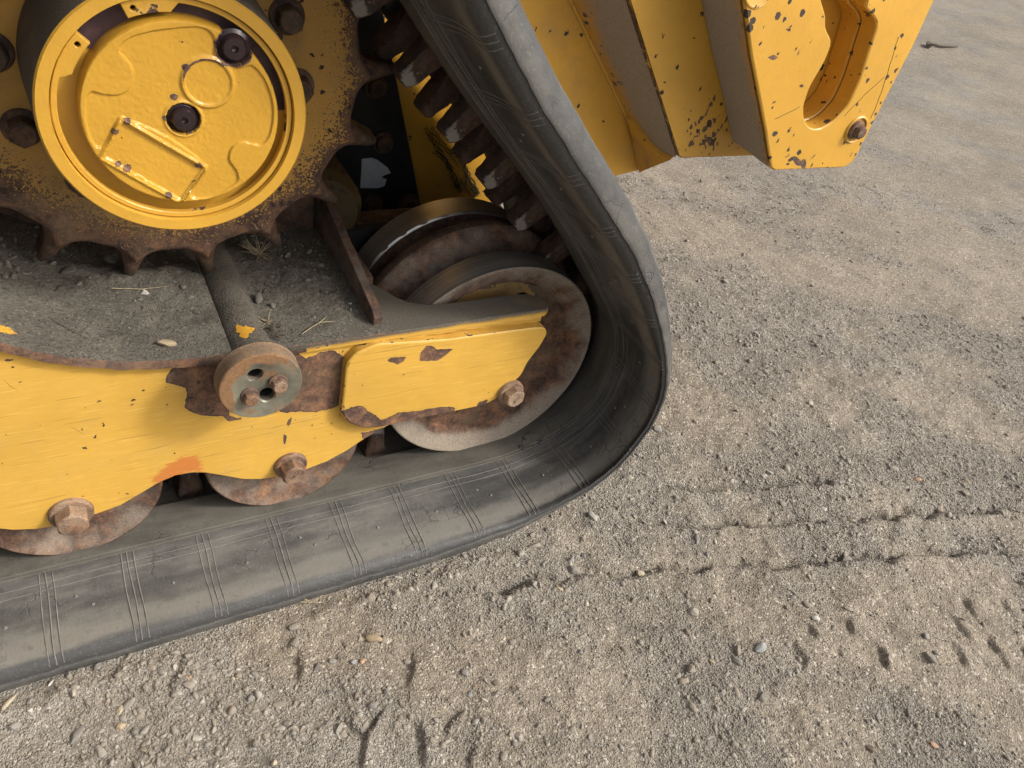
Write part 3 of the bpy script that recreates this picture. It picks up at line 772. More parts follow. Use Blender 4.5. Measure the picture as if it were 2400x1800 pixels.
# the individually countable stones
SHAPES = [pebble_mesh('stone', 300 + k, 3, .3 + .08 * (k % 3), .55 + .12 * (k % 3)) for k in range(10)]
SPECIAL = {0: 'long cream stone lying flat at the lower left corner below the track', 1: 'small white sliver of stone beside the track edge at lower left',
 2: 'flat square grey stone under the long cream stone at lower left', 5: 'rounded tan stone in the gravel well below the track at left', 6: 'pale cream angular stone just above the rounded tan stone',
 13: 'smooth grey oval stone beside the chipped dark stone', 14: 'dark chipped stone below left of the smooth grey oval stone', 15: 'brown oval stone on bare dirt among small gravel',
 18: 'grey pointed stone above the blue-grey square pebble', 19: 'square blue-grey pebble below the grey pointed stone', 24: 'pale cream bean-shaped stone at the bottom edge of the view',
 28: 'largest tan flat stone pressed into the dirt below the track edge', 29: 'small cream triangular stone touching the largest tan flat stone', 31: 'pinkish round pebble near the smooth grey oval stone',
 33: 'flat grey stone in the gravel near the right side tyre prints', 46: 'largest blue-grey stone near the tyre prints at lower right', 45: 'round brown stone left of the largest blue-grey stone',
 48: 'pink flat pebble on packed dirt far to the right of the track', 53: 'grey stone right against the curve of the track', 54: 'darker upper stone of the touching pair right of the track',
 55: 'lower larger stone of the touching pair right of the track', 56: 'pale cream stone on its own to the right of the touching pair', 35: 'white round stone in gravel above the lower right tyre prints', 44: 'small white stone near the bottom right tyre ridge'}
def stone(x, y, r, c, k, sink=.25):
    o = bpy.data.objects.new('stone', SHAPES[k % len(SHAPES)]); COL.objects.link(o)
    el = rng.uniform(.85, 1.3)
    o.scale = (r * el, r / el, r * rng.uniform(.8, 1.1)); o.rotation_euler = (rng.normal(0, .2), rng.normal(0, .2), rng.uniform(0, 6.28))
    o.location = (x, y, float(gheight(x, y)[0]) + r * .55 * (1 - 2 * sink) * .8)
    return o
for sh in SHAPES: sh.materials.append(M_STONE)
for k, (x, y, r, c) in enumerate(STONES):
    o = stone(x, y, r, c, k)
    if k == 0: o.scale = (r * 1.25, r * .5, r * .5); o.rotation_euler = (0, 0, .75)
    if k == 1: o.scale = (r * 1.3, r * .4, r * .4); o.rotation_euler = (0, 0, .9)
    o.data = o.data.copy(); o.data.materials.clear(); o.data.materials.append(M_STONES[c])
    if k in SPECIAL: tag(o, SPECIAL[k], 'stone', 'stones picked out on the yard')
    else:
        cn = {'blue': 'blue-grey', 'dark': 'dark grey'}.get(c, c)
        where = 'below the straight lower edge of the track' if x < .36 else 'among the slanting tyre prints at lower right' if (y < -.36 and x > .6) else 'close to the bend of the track' if x < .95 else 'between the wavy tread lines right of the track'
        tag(o, 'clean %s pebble lying loose %s' % (cn, where), 'stone', 'loose %s pebbles %s' % (cn, where))
P = scatter_points(225, 5.6, .017, 3.0, seed=77)
for k in range(len(P)):
    if P[k, 3] > 3.2: continue
    o = stone(P[k, 0], P[k, 1], P[k, 2] / 2, 'grey', k, .3)
    x_, y_ = P[k, 0], P[k, 1]
    if x_ < .36: where = 'below the straight lower edge of the track'
    elif x_ < .72 and y_ < -.05: where = 'below the track where it begins to bend up'
    elif y_ < -.36: where = 'among the slanting tyre prints at lower right'
    elif y_ < -.12: where = 'between the wavy tread lines right of the track'
    elif x_ < 1.3: where = 'right beside the bend of the track'
    else: where = 'on the open yard beyond the track and bracket'
    tag(o, 'dusty grey-brown pebble half sunk in gravel ' + where, 'stone', 'dusty pebbles ' + where)

# ================================================================== the tracked loader
LOADER = empty('track_loader', (.25, .13, GZ), 'yellow tracked loader with rusty drive sprocket, peeling track frame and dusty black rubber track', 'track loader')
def part(name, loc=(0, 0, 0), parent=None):
    o = empty(name, loc); attach(o, parent or LOADER); return o

# ------------------------------------------------------------------ rubber track: path of its inner face, section across
def arc(cx, cz, pts):      # pts [(deg, r)]
    return [(cx + r * math.cos(math.radians(a)), cz + r * math.sin(math.radians(a))) for a, r in pts]
def smooth_path():
    A = np.array([.700, .2635]); B = np.array([.355, .689]); T = (B - A) / np.linalg.norm(B - A); Nn = np.array([.777, .629])
    ctrl = [(-.75, 0.0), (-.4, 0), (0, 0), (.3, 0), (.5, 0), (.56, .000)]
    ctrl += arc(IX, IZ, [(-78, .1625), (-63, .168), (-47, .181), (-33, .190), (-18, .193), (2, .190), (20, .184), (34, .180)])
    for s, o_ in ((.03, .019), (.09, .021), (.15, .020), (.24, .0145), (.325, .0065), (.41, .0005), (.49, -.001), (.535, 0)):
        ctrl.append(tuple(A + T * s + Nn * o_))
    ctrl += arc(SX, SZ, [(46, .224), (65, .224), (90, .224), (115, .224), (135, .224)])
    ctrl += [(-.35, .42), (-.72, .312)]
    ctrl += arc(-.75, .162, [(100, .162), (140, .162), (180, .162), (220, .162), (255, .162)])
    return ctrl
def catmull(ctrl, closed=True, step=.0035):
    P = [np.array(c, float) for c in ctrl]; n = len(P); out = []
    for i in range(n):
        p0, p1, p2, p3 = P[i - 1], P[i], P[(i + 1) % n], P[(i + 2) % n]
        t0 = 0; d = lambda a, b: max(1e-6, np.linalg.norm(a - b) ** .5)
        t1 = t0 + d(p0, p1); t2 = t1 + d(p1, p2); t3 = t2 + d(p2, p3)
        m = max(2, int(np.linalg.norm(p2 - p1) / step))
        for k in range(m):
            t = t1 + (t2 - t1) * k / m
            A1 = (t1 - t) / (t1 - t0) * p0 + (t - t0) / (t1 - t0) * p1
            A2 = (t2 - t) / (t2 - t1) * p1 + (t - t1) / (t2 - t1) * p2
            A3 = (t3 - t) / (t3 - t2) * p2 + (t - t2) / (t3 - t2) * p3
            B1 = (t2 - t) / (t2 - t0) * A1 + (t - t0) / (t2 - t0) * A2
            B2 = (t3 - t) / (t3 - t1) * A2 + (t - t1) / (t3 - t1) * A3
            out.append((t2 - t) / (t2 - t1) * B1 + (t - t1) / (t2 - t1) * B2)
    return np.array(out)
PATH = catmull(smooth_path())
nP = len(PATH)
dP = np.roll(PATH, -1, 0) - np.roll(PATH, 1, 0)
TAN = dP / np.linalg.norm(dP, axis=1)[:, None]
NRM = np.stack([-TAN[:, 1], TAN[:, 0]], 1)           # towards the inside of the loop
SEG = np.linalg.norm(np.roll(PATH, -1, 0) - PATH, axis=1)
ARC = np.concatenate([[0], np.cumsum(SEG)[:-1]]); TOTAL = SEG.sum()
i0 = int(np.argmin(np.abs(PATH[:, 0] - .0) + np.abs(PATH[:, 1]) * 10)); ARC0 = ARC[i0]
def at_s(s):
    """point, tangent, normal at arc length s from x = 0 on the bottom run"""
    a = (s + ARC0) % TOTAL
    f = lambda arr: np.array([np.interp(a, np.append(ARC, TOTAL), np.append(arr[:, k], arr[0, k])) for k in (0, 1)])
    t = f(TAN); t /= np.linalg.norm(t)
    return f(PATH), t, np.array([-t[1], t[0]])
sIdl = .56
def droop_of(s):
    """how far the outer edge hangs below the inner face; flat where the belt wraps the idler"""
    x = [-3, .44, .56, .608, .655, .705, .752, .80, .868, .928, .974, 1.05, 1.15, 4]
    d = [.0244, .0244, .012, .004, -.002, -.008, -.012, -.012, -.005, .001, .008, .018, .0235, .0235]
    return float(np.interp(s, x, d))
def thick_of(s):
    """the edge is squeezed thin where the belt bends round the idler"""
    return float(np.interp(s, [-3, .5, .66, .86, 1.05, 1.2, 4], [1, 1, .36, .40, .85, 1, 1]))
EDGE = [(-.096, -1.0, -.030), (-.104, -1.0, -.0245), (-.1080, -1.0, -.0165), (-.1085, -1.0, -.0075), (-.1090, -1.0, -.0045), (-.1083, -1.0, -.0028), (-.1066, -1.0, -.0022), (-.1060, -1.0, .0000), (-.1052, -.96, .0016),
        (-.1030, -.84, .0018), (-.0995, -.66, .0012), (-.0955, -.535, 0), (-.090, -.495, 0), (-.083, -.49, 0), (-.074, -.49, 0), (-.064, -.47, 0), (-.052, -.40, 0), (-.040, -.31, 0), (-.028, -.20, 0), (-.016, -.10, 0), (-.004, -.03, 0), (.004, 0, 0), (.0062, 0, .0002), (.0068, 0, .0016),
        (.010, 0, .0020), (.0108, 0, .0038), (.020, 0, .0046), (.045, 0, .0048), (.062, 0, .0042), (.066, 0, .003), (.0675, 0, -.010), (.10, 0, -.0115)]
def wob(s): return .45 * (.0007 * math.sin(s * 2 * math.pi / PITCH + .6) + .0006 * math.sin(s * 41 + 1.2) + .0006 * math.sin(s * 97) + .0005 * math.sin(s * 233 + 1))
def section(s):
    d = droop_of(s)
    kt = thick_of(s)
    half = [(y, k * d + (h * kt if j < 4 else h)) for j, (y, k, h) in enumerate(EDGE)]
    far = [(.26 - y, h) for y, h in half[::-1]]
    ku = max(kt, .55)
    under = [(.30, -.030 * ku), (.13, -.030 * ku), (-.04, -.030 * ku)]
    return half + far + under
mb = MB(); rows = []
WOB = []
for i in range(nP):
    s = (ARC[i] - ARC0 + TOTAL) % TOTAL
    if s > TOTAL - 1.3: s -= TOTAL
    sec = section(s)
    w = wob(s)
    for j, (y, h) in enumerate(sec):
        e = max(0, min(1, (-.085 - y) / .02)) if y < 0 else 0
        hh = h + w * e * .8
        rows.append((PATH[i, 0] + NRM[i, 0] * hh, y + w * .5 * e, PATH[i, 1] + NRM[i, 1] * hh))
m = len(section(0)); fs = []; mi = []
nE = len(EDGE)
for i in range(nP):
    i2 = (i + 1) % nP
    for j in range(m):
        j2 = (j + 1) % m
        fs.append((i * m + j, i2 * m + j, i2 * m + j2, i * m + j2))
        mi.append(1 if 22 <= j < 2 * nE - 23 else 0)
mb.add(rows, fs); mb.mi = mi
def belt_dust(co):
    y = co[:, 1]
    ridge = np.exp(-((y + .082) / .016) ** 2)
    edge = np.clip((-.0945 - y) / .003, 0, 1) * np.clip((y + .1078) / .0006, 0, 1)
    return .75 * ridge - .85 * edge - .15 * (y < -.1066) - .25 * np.exp(-((y + .045) / .016) ** 2) + np.where(y < -.1066, .06, .35) * fbm(co[:, 0] * 9, co[:, 1] * 20 + co[:, 2] * 9, 8, 3)
TRACK = mb.build('rubber_track', [M_RUBBER, M_RAIL], LOADER, 40, False, attrs={'dust': belt_dust})
TRACK.data.update()

# moulded ribs across the flank (three to every link) and the two fine lines along it: one joined piece
mb = MB()
sA, sB = -.55, 1.75
def belt_pt(s, y, lift=0.0):
    p, t, n = at_s(s)
    d = droop_of(s)
    h = np.interp(y, [e[0] for e in EDGE[7:]], [e[1] * d + e[2] for e in EDGE[7:]]) + lift + wob(s) * .8 * max(0, min(1, (-.085 - y) / .02))
    return (p[0] + n[0] * h, y, p[1] + n[1] * h)
k0 = int(sA / PITCH)
for k in range(k0, int(sB / PITCH) + 1):
    for q in (-1, 0, 1):
        s = -.0015 + PITCH * k + q * .0070
        ys = np.linspace(.0055, -.1055, 26)
        fade = random.uniform(.75, 1.05)
        jit = random.uniform(0, 6)
        pts = [belt_pt(s + .0006 * math.sin(y * 60 + jit), y, .0001) for y in ys]
        mb.tube(pts, [(.00095 * fade) * random.uniform(.8, 1.15) for _ in pts], 5)
for y in (-.0075, -.0170):
    pts = [belt_pt(s, y + .0004 * math.sin(s * 30), .0001) for s in np.arange(sA, sB, .008)]
    mb.tube(pts, .00055, 5)
ribs = mb.build('moulded_rib', M_RIB, TRACK, 60, False)
tag(ribs, kind='stuff')
# little rubber vent stubs on the flank
STUB = MB(); STUB.lathe([(0, -.0012), (.0014, -.0012), (.0019, -.0006), (.0021, .001)], 0, 0, 12)
stub_me = None
for k in range(k0, int(sB / PITCH)):
    for j, yy in ((0, -.049), (1, -.034)):
        if j == 1 and k % 3: continue
        s = -.0015 + PITCH * (k + (.5 if j == 0 else .32))
        p, t, n = at_s(s)
        q = belt_pt(s, yy)
        if stub_me is None:
            o = STUB.build('vent_stub', M_RIB, None); stub_me = o.data
        else:
            o = bpy.data.objects.new('vent_stub', stub_me); COL.objects.link(o)
        M = Matrix(((t[0], -n[0], 0), (0, 0, -1), (t[1], -n[1], 0)))      # local -y -> n
        M = Matrix(((t[0], -n[0], 0), (0, 0, 1), (t[1], -n[1], 0)))
        o.rotation_euler = M.to_euler(); o.location = q
        attach(o, TRACK)

# guide lugs: near row and far row on every link
def lug_mesh(name, seed):
    r = np.random.default_rng(seed)
    b = bmesh.new()
    # local: x along the belt, y across, z away from the belt (towards the inside)
    lv = [(-.024, .0175, -.012), (.024, .0175, -.012), (-.0205, .0170, .012), (.0205, .0170, .012), (-.0105, .0145, .050), (.0105, .0145, .050)]
    def ring(z, hx, hy, c):
        return [(-hx + c, -hy, z), (hx - c, -hy, z), (hx, -hy + c, z), (hx, hy - c, z), (hx - c, hy, z), (-hx + c, hy, z), (-hx, hy - c, z), (-hx, -hy + c, z)]
    rs = [ring(-.013, .0185, .0168, .003), ring(.004, .0140, .0166, .003), ring(.016, .0122, .0165, .003), ring(.031, .0106, .0160, .003), ring(.0400, .0094, .0148, .0025), ring(.0440, .0068, .0120, .0022)]
    vs = [[b.verts.new(Vector(p) + Vector(r.normal(0, .0006, 3))) for p in rg] for rg in rs]
    for a, c in zip(vs[:-1], vs[1:]):
        for k in range(8):
            b.faces.new((a[k], a[(k + 1) % 8], c[(k + 1) % 8], c[k]))
    b.faces.new(vs[-1]); b.faces.new(vs[0][::-1])
    bmesh.ops.subdivide_edges(b, edges=b.edges[:], cuts=1, use_grid_fill=True, smooth=.35)
    for v in b.verts: v.co += Vector(r.normal(0, .00035, 3))
    me = bpy.data.meshes.new(name); b.to_mesh(me); b.free()
    me.polygons.foreach_set('use_smooth', [True] * len(me.polygons)); me.set_sharp_from_angle(angle=math.radians(32))
    a = me.attributes.new('wear', 'FLOAT', 'POINT')
    co = np.empty(len(me.vertices) * 3); me.vertices.foreach_get('co', co); co = co.reshape(-1, 3)
    a.data.foreach_set('value', (np.clip((co[:, 2] - .014) / .02, 0, 1) * np.clip((-co[:, 1] - .008) / .006, 0, 1)).astype(np.float32))
    return me
def lug_mat(name, pale):
    N = NT(name)
    c = rust_color(N, .8)
    w = N.attr('wear')
    mud = N.smooth(N.noise(60, 5, .6), .42, .62)
    c = N.mix(N.math('MULTIPLY', mud, .7), c, (.055, .048, .040))
    st = N.noise(1.0, 5, .7, vec=N.mapped((380, 380, 90)))
    if pale:
        f = N.smooth(N.math('ADD', N.math('MULTIPLY', w, .8), N.math('MULTIPLY', N.math('SUBTRACT', N.math('ADD', N.math('MULTIPLY', st, .6), N.math('MULTIPLY', N.noise(90, 4, .6), .4)), .5), 2.8)), .52, .68)
        c = N.mix(f, c, (.235, .215, .185))
    return N.done(c, .78, .0, N.bump(N.math('ADD', N.noise(130, 6, .65), st), .8, .0008), .35)
M_LUGA = lug_mat('scuffed_lug', True); M_LUGB = lug_mat('rusty_lug', False)
LUGS = [lug_mesh('guide_lug', 5), lug_mesh('guide_lug', 6)]
LUGS[0].materials.append(M_LUGA); LUGS[1].materials.append(M_LUGB)
for k in range(int(-.45 / PITCH), int(1.9 / PITCH)):
    for row, yc in ((0, .1005), (1, .1650)):
        s = .173 + PITCH * k + (.004 if row else 0)
        p, t, n = at_s(s)
        o = bpy.data.objects.new('guide_lug', LUGS[row]); COL.objects.link(o)
        M = Matrix(((t[0], 0, n[0]), (0, 1, 0), (t[1], 0, n[1])))
        o.rotation_euler = M.to_euler(); o.location = (p[0] + n[0] * .0005, yc, p[1] + n[1] * .0005)
        attach(o, TRACK)
# tread bars on the outside (seen only where they stand past the edge)
mb = MB()
for k in range(int(-.9 / PITCH), int(2.2 / PITCH)):
    if .55 < PITCH * k < 1.1: continue
    p, t, n = at_s(-.0015 + PITCH * (k + .5))
    R = Matrix(((t[0], 0, n[0]), (0, 1, 0), (t[1], 0, n[1])))
    mb.box((-.016, -.086, -.044), (.016, .346, -.027), 0, R, (p[0], 0, p[1]))
tag(mb.build('tread_bar', M_RUBBER, TRACK, 35, False), kind='stuff')

# ------------------------------------------------------------------ track frame: side plate, doubler, deck, flange
FRAME = part('track_frame', (.25, .1, .15))
low = [(.0398, .0838), (.064, .085), (.089, .0905), (.112, .103), (.132, .114), (.149, .1195), (.166, .119), (.181, .114), (.2, .103), (.223, .089), (.244, .082), (.265, .080)]
lowL = [(x - .2407, z) for x, z in low]
lowLL = [(x - .4814, z) for x, z in low]
deck_x = [-.30, -.20, -.12, -.05, .02, .045, .071, .113, .16, .195, .215, .27, .29, .65]
deck_z = [.560, .500, .437, .3835, .342, .3265, .3145, .3010, .2935, .2915, .2905, .2875, .2868, .2868]
def dz(x): return np.interp(x, deck_x, deck_z)
out = lowLL + lowL + low + [(.304, .082), (.327, .0875), (.354, .1), (.374, .113), (.399, .126), (.43, .139), (.53, .140), (.556, .152), (.584, .188), (.598, .228), (.607, .262), (.606, .2760)]
out += [(.40, .2760), (.30, .2770)] + [(x, float(dz(x)) - .0105) for x in (.21, .16, .113, .071, .045, .02, -.05, -.12, -.2, -.3)] + [(-.44, .55)]
def wear_plate(co):
    w = np.zeros(len(co)); x, z = co[:, 0], co[:, 2]
    for p in WEAR_PLATE:
        sc = .006 if max(a for a, b in p) - min(a for a, b in p) > .02 else .0025
        w = np.maximum(w, np.clip(.5 + poly_sd(x, z, p) / sc * .35, 0, 1) * 1.15)
    # rust creeping along the lower edge by the rollers
    d = poly_sd(x, z, out)
    return np.maximum(w, np.clip(.36 - d / .012, 0, .36) * (fbm(x * 30, z * 30, 4, 2) + .6))
def scrape(co): return np.clip(.5 + poly_sd(co[:, 0], co[:, 2], SCRAPE) / .012 * .5, 0, 1)
plate('side_plate', out, 0, .018, [M_PLATE], FRAME, step=.0045, cham=.0012, attrs={'wear': wear_plate, 'scrape': scrape})
plate('inner_side_plate', [(x, z - .002) for x, z in out], .262, .245, [M_DARK], FRAME, cham=.001)
pad = [(.3385, .178), (.349, .161), (.369, .1465), (.392, .1425), (.444, .1440), (.498, .1440), (.533, .1440), (.554, .150), (.562, .160), (.5875, .187), (.592, .207), (.6065, .233), (.6125, .252), (.606, .2625), (.590, .2645), (.464, .2680), (.376, .2775), (.352, .2700), (.341, .2560)]
def wear_pad(co):
    w = np.zeros(len(co)); x, z = co[:, 0], co[:, 2]
    for k, p in enumerate(WEAR_PAD):
        w = np.maximum(w, np.clip(.5 + poly_sd(x, z, p) / (.005 if k == 0 else .0028) * .35, 0, 1) * 1.12)
    d = poly_sd(x, z, pad)
    side = np.clip((co[:, 1] + .0125) / .002, 0, 1)
    low_ = np.clip((.175 - z) / .02, 0, 1)
    w = np.maximum(w, side * .30 + side * low_ * .30)
    return np.maximum(w, np.clip(.40 - d / .004, 0, .40))
plate('doubler_plate', rounded(pad, .006, 3), -.014, .001, [M_PAD], FRAME, step=.0045, cham=.0024, attrs={'wear': wear_pad, 'dust': lambda co: np.clip((co[:, 2] - .262) / .01, 0, 1) * .3 + np.clip((co[:, 0] - .585) / .03, 0, 1) * .2})
# long weld step above the doubler
mb = MB(); mb.tube([(x, -.0015 + .0003 * math.sin(x * 300), .2725 + .0004 * math.sin(x * 170)) for x in np.arange(.37, .604, .004)], .0028, 6)
mb.build('weld_bead', M_PAD, FRAME, 60, attrs={'wear': lambda co: .15 + 0 * co[:, 0]})

# flange running out to the idler
fl = [(.276, -.0065), (.45, -.0068), (.606, -.0068), (.6155, .002), (.613, .018), (.602, .030), (.588, .0335), (.49, .0345), (.462, .0365), (.441, .045), (.428, .058), (.418, .080), (.405, .100), (.376, .11), (.276, .11)]
def wear_flange(co):
    x, y, z = co.T
    lip = np.clip((-.0045 - y) / .001, 0, 1) * np.clip((z - .281) / .003, 0, 1)
    rest = .55 * np.clip((.36 - x) / .05, 0, 1) * np.clip((-.002 - y) / .003, 0, 1)
    return np.maximum(lip * (.30 + .35 * fbm(x * 40, x * 0 + 3, 6, 3)), rest)
plate('flange', rounded(fl, .004, 2), .2868, .2765, [paint('flange_paint', YEL, speck=.6, chip=.35, scratch=.1, dust=.05, dustcol=(.105, .090, .070), orange=.1)], FRAME, axis=2, step=.004, cham=.0012,
      attrs={'wear': wear_flange, 'dust': lambda co: np.where(co[:, 2] > .2850, 1.12 - .25 * np.clip((co[:, 0] - .44) / .16, 0, 1), np.where(co[:, 1] > .0, .6, 0))})

# dirty deck under the sprocket: curved sheet at left, flat behind the pivot
def deck(name, x0, x1, lift, mats, y0=-.0095, y1=.235, front_thick=.0105):
    xs = np.arange(x0, x1 + 1e-6, .0028); ys = np.arange(y0, y1 + 1e-6, .0028)
    X, Y = np.meshgrid(xs, ys, indexing='ij')
    Z = dz(X) + lift
    inside = np.clip((Y - y0) / .03, 0, 1) * np.clip((X - x0) / .012, 0, 1) * np.clip((x1 - X) / .012, 0, 1)
    D = .0020 * (fbm(X * 45, Y * 45, 61, 4) + .25) + .0009 * fbm(X * 190, Y * 190, 63, 3)
    heap = .010 * np.exp(-((X - .16) / .075) ** 2 - ((Y - .135) / .035) ** 2) + .007 * np.exp(-((X - .33) / .04) ** 2 - ((Y - .12) / .05) ** 2)
    Z = Z + np.maximum(D, -.0008) * (.25 + .75 * inside) + heap * inside * (1 + .5 * fbm(X * 60, Y * 60, 67, 3))
    n, q = X.shape; co = np.stack([X, Y, Z], -1).reshape(-1, 3)
    id_ = np.arange(n * q).reshape(n, q)
    mbd = MB(); mbd.v = [tuple(c) for c in co]
    f = np.stack([id_[:-1, :-1], id_[1:, :-1], id_[1:, 1:], id_[:-1, 1:]], -1).reshape(-1, 4)
    mbd.f = [tuple(int(i) for i in q_) for q_ in f]; mbd.mi = [0] * len(mbd.f)
    # front lip and underside
    k = len(mbd.v)
    fr = id_[:, 0]
    for i in fr: mbd.v.append((co[i][0], y0 - .0003, co[i][2] - .0008))
    for i in fr: mbd.v.append((co[i][0], y0, dz(co[i][0]) + lift - front_thick + .0012 * math.sin(co[i][0] * 210) * .5))
    for i in fr: mbd.v.append((co[i][0], .03, dz(co[i][0]) + lift - front_thick))
    for a_ in range(n - 1):
        mbd.f.append((k + a_, k + a_ + 1, int(fr[a_ + 1]), int(fr[a_]))); mbd.mi.append(1)
        mbd.f.append((k + n + a_, k + n + a_ + 1, k + a_ + 1, k + a_)); mbd.mi.append(1)
        mbd.f.append((k + 2 * n + a_, k + 2 * n + a_ + 1, k + n + a_ + 1, k + n + a_)); mbd.mi.append(1)
    # end walls so that the sheet has thickness at its cut ends
    for row in (0, n - 1):
        kk = len(mbd.v)
        for i in id_[row]: mbd.v.append((co[i][0], co[i][1], co[i][2] - front_thick))
        for b_ in range(q - 1):
            mbd.f.append((int(id_[row, b_]), int(id_[row, b_ + 1]), kk + b_ + 1, kk + b_)); mbd.mi.append(1)
    streak = [(-.02, .012), (.015, .004), (.045, -.001), (.07, -.002)]
    def wr(c):
        d = seg_dist(c[:, 0], c[:, 1], [(-.06, .020), (-.01, .016), (.028, .011)])
        d2 = np.minimum(np.hypot((c[:, 0] - .115) / 1.5, c[:, 1] - .006), np.hypot(c[:, 0] - .06, (c[:, 1] - .003) / .5))
        return np.clip(.60 - d / .016 * .5, 0, 1) * 1.15 + np.clip(.36 - d2 / .05, 0, .4)
    return mbd.build(name, mats, FRAME, 50, False, attrs={'wear': wr, 'rusty': lambda c: np.clip((y0 + .008 - c[:, 1]) / .012, 0, 1) * .55})
deck('deck_sheet', -.30, .2190, .0012, [M_DECK, M_RUST])
deck('deck_sheet', .2215, .398, 0.0, [M_DECK, M_RUST], y0=-.0067, front_thick=.001)
# end wall behind the deck, and the gusset at its front end
mb = MB(); mb.box((-.30, .236, .24), (.376, .244, .345)); mb.build('back_wall', rusty('wall_rust', .75, .3), FRAME, 35)
gus = [(.012, .2862), (.236, .2862), (.236, .345), (.215, .350), (.020, .3035), (.010, .297)]
plate('gusset', gus, .3785, .390, [rusty('gusset_rust', .8, .85, (.15, .125, .098))], FRAME, axis=0, step=.01, cham=.0015)
# lower side of the box behind the gusset, cut out for the idler
mb = MB(); mb.box((.391, .10, .20), (.402, .236, .2860)); mb.box((.391, .112, .2735), (.416, .2, .2845)); mb.build('cross_web', M_RUST, FRAME, 35)

# ------------------------------------------------------------------ pivot shaft: pipe, collar, end cap with two bolts and two open holes
PX, PZ = .2346, .284
PIVOT = part('pivot_shaft', (PX, -.06, PZ))
mb = MB(); mb.lathe([(.0255, .23), (.0268, .02), (.0295, -.015), (.0335, -.036), (.036, -.042)], .2388, .2725, 40)
mb.build('pipe', dirt('pipe_dust', (.075, .066, .053), (.135, .119, .095), .06), PIVOT, 40, attrs={'dust': lambda c: .6 + 0 * c[:, 0]})
mb = MB(); mb.lathe([(.033, -.036), (.0395, -.0365), (.0418, -.0385), (.0428, -.0410), (.0420, -.0425), (.0424, -.0500), (.0421, -.0570), (.0416, -.0592)], PX, PZ, 72)
mb.build('collar', M_COLLAR, PIVOT, 40, attrs={'dust': lambda c: .5 * np.clip((-.03 - c[:, 1]) / .02, 0, 1)})
hole = lambda cx, cz, r, n=20: [(cx + r * math.cos(2 * math.pi * k / n), cz + r * math.sin(2 * math.pi * k / n)) for k in range(n)]
circ = hole(PX, PZ, .0417, 72)
holes = [hole(PX + BUSH[k][0], PZ + BUSH[k][1], .0078) for k in (0, 1)]
def dish(v):
    r = math.hypot(v.x - PX, v.z - PZ)
    if v.y < -.053: v.y += .0045 * max(0, 1 - (r / .030) ** 2)
    return v
plate('end_cap', circ, -.0605, -.050, [M_CAP], PIVOT, holes=holes, step=.0035, cham=.0014, warp=dish, attrs={'dust': lambda c: np.clip((np.hypot(c[:, 0] - PX, c[:, 2] - PZ) - .027) / .012, 0, 1) * np.clip((c[:, 2] - PZ) / .04 - (c[:, 0] - PX) / .035 + .25, 0, 1) * .8 - .12})
mb = MB()
for k in (0, 1): mb.lathe([(.0079, -.056), (.0080, -.034), (0, -.034)], PX + BUSH[k][0], PZ + BUSH[k][1], 20)
tag(mb.build('hole_bottom', M_DARK, PIVOT, 35))
hex_bolt('cap_bolt', PX + BUSH[2][0], PZ + BUSH[2][1], -.0575, .0079, .0085, PIVOT, M_BOLT, .0098, .35, wh=.0028)
hex_bolt('cap_bolt', PX + BUSH[3][0], PZ + BUSH[3][1], -.0575, .0079, .0085, PIVOT, M_RUST, .0098, .1, wh=.0028)
# flake of paint left on the pipe
mb = MB(); fl_ = []
for k in range(22):
    a = 2 * math.pi * k / 22; rr_ = 1 + .28 * math.sin(3 * a + 1) + .16 * math.sin(7 * a) + random.uniform(-.1, .1)
    fl_.append((.2362 + .0085 * rr_ * math.cos(a), .0165 + .0115 * rr_ * math.sin(a)))
def pz(x, y): return .2725 + math.sqrt(max(0, (np.interp(y, [-.036, -.015, .02, .23], [.0335, .0295, .0268, .0255])) ** 2 - (x - .2388) ** 2)) + .0004
mb.add([(x, y, pz(x, y)) for x, y in fl_] + [(.2362, .0165, pz(.2362, .0165) + .0003)], [(k, (k + 1) % 22, 22) for k in range(22)])
mb.build('paint_flake', plain('paint_flake', (.60, .31, .035), .5, 0, .1), PIVOT, 40)

# frame bolts (rollers and idler) on the plate
for (x, z, R, W, y) in ((.0398, .0975, .0175, .0225, 0), (.2805, .0975, .0155, .0205, 0), (-.2009, .0975, .0175, .0225, 0), (IX - .001, IZ, .0145, .0190, -.014)):
    hex_bolt('roller_bolt' if y == 0 else 'idler_bolt', x, z, y, R, .0155 if y == 0 else .0125, FRAME, M_BOLT, W, .52, wh=.006)

# ------------------------------------------------------------------ rollers
def roller(x):
    R = .0972
    r_ = part('track_roller', (x, .1, R))
    mb = MB()
    prof = [(.012, .033), (.045, .036), (.066, .034), (.082, .0285), (.0905, .0245), (.0945, .0230), (.0962, .0236), (.0972, .0258), (R, .060), (.092, .068), (.060, .074), (.055, .082)]
    mb.lathe(prof, x, R, 96, [0, 0, 0, 0, 0, 2, 2, 2, 1, 1, 1])
    prof2 = [(.055, .082), (.055, .182), (.060, .186), (.092, .192), (R, .200), (R, .236), (.08, .240), (.012, .240)]
    mb.lathe(prof2, x, R, 64, [1] * 7)
    mb.build('wheel_body', [M_ROLLER, M_RUSTDARK, M_WORN], r_, 35, attrs={'wear': lambda c: np.clip((.066 - np.hypot(c[:, 0] - x, c[:, 2] - R)) / .02, 0, 1) * np.clip((c[:, 1] < .04) * 1.0, 0, 1) * np.clip((x + .01 - c[:, 0]) / .03, 0, 1) * .9})
    return r_
for x in (.0398, .2805, -.2009): roller(x)

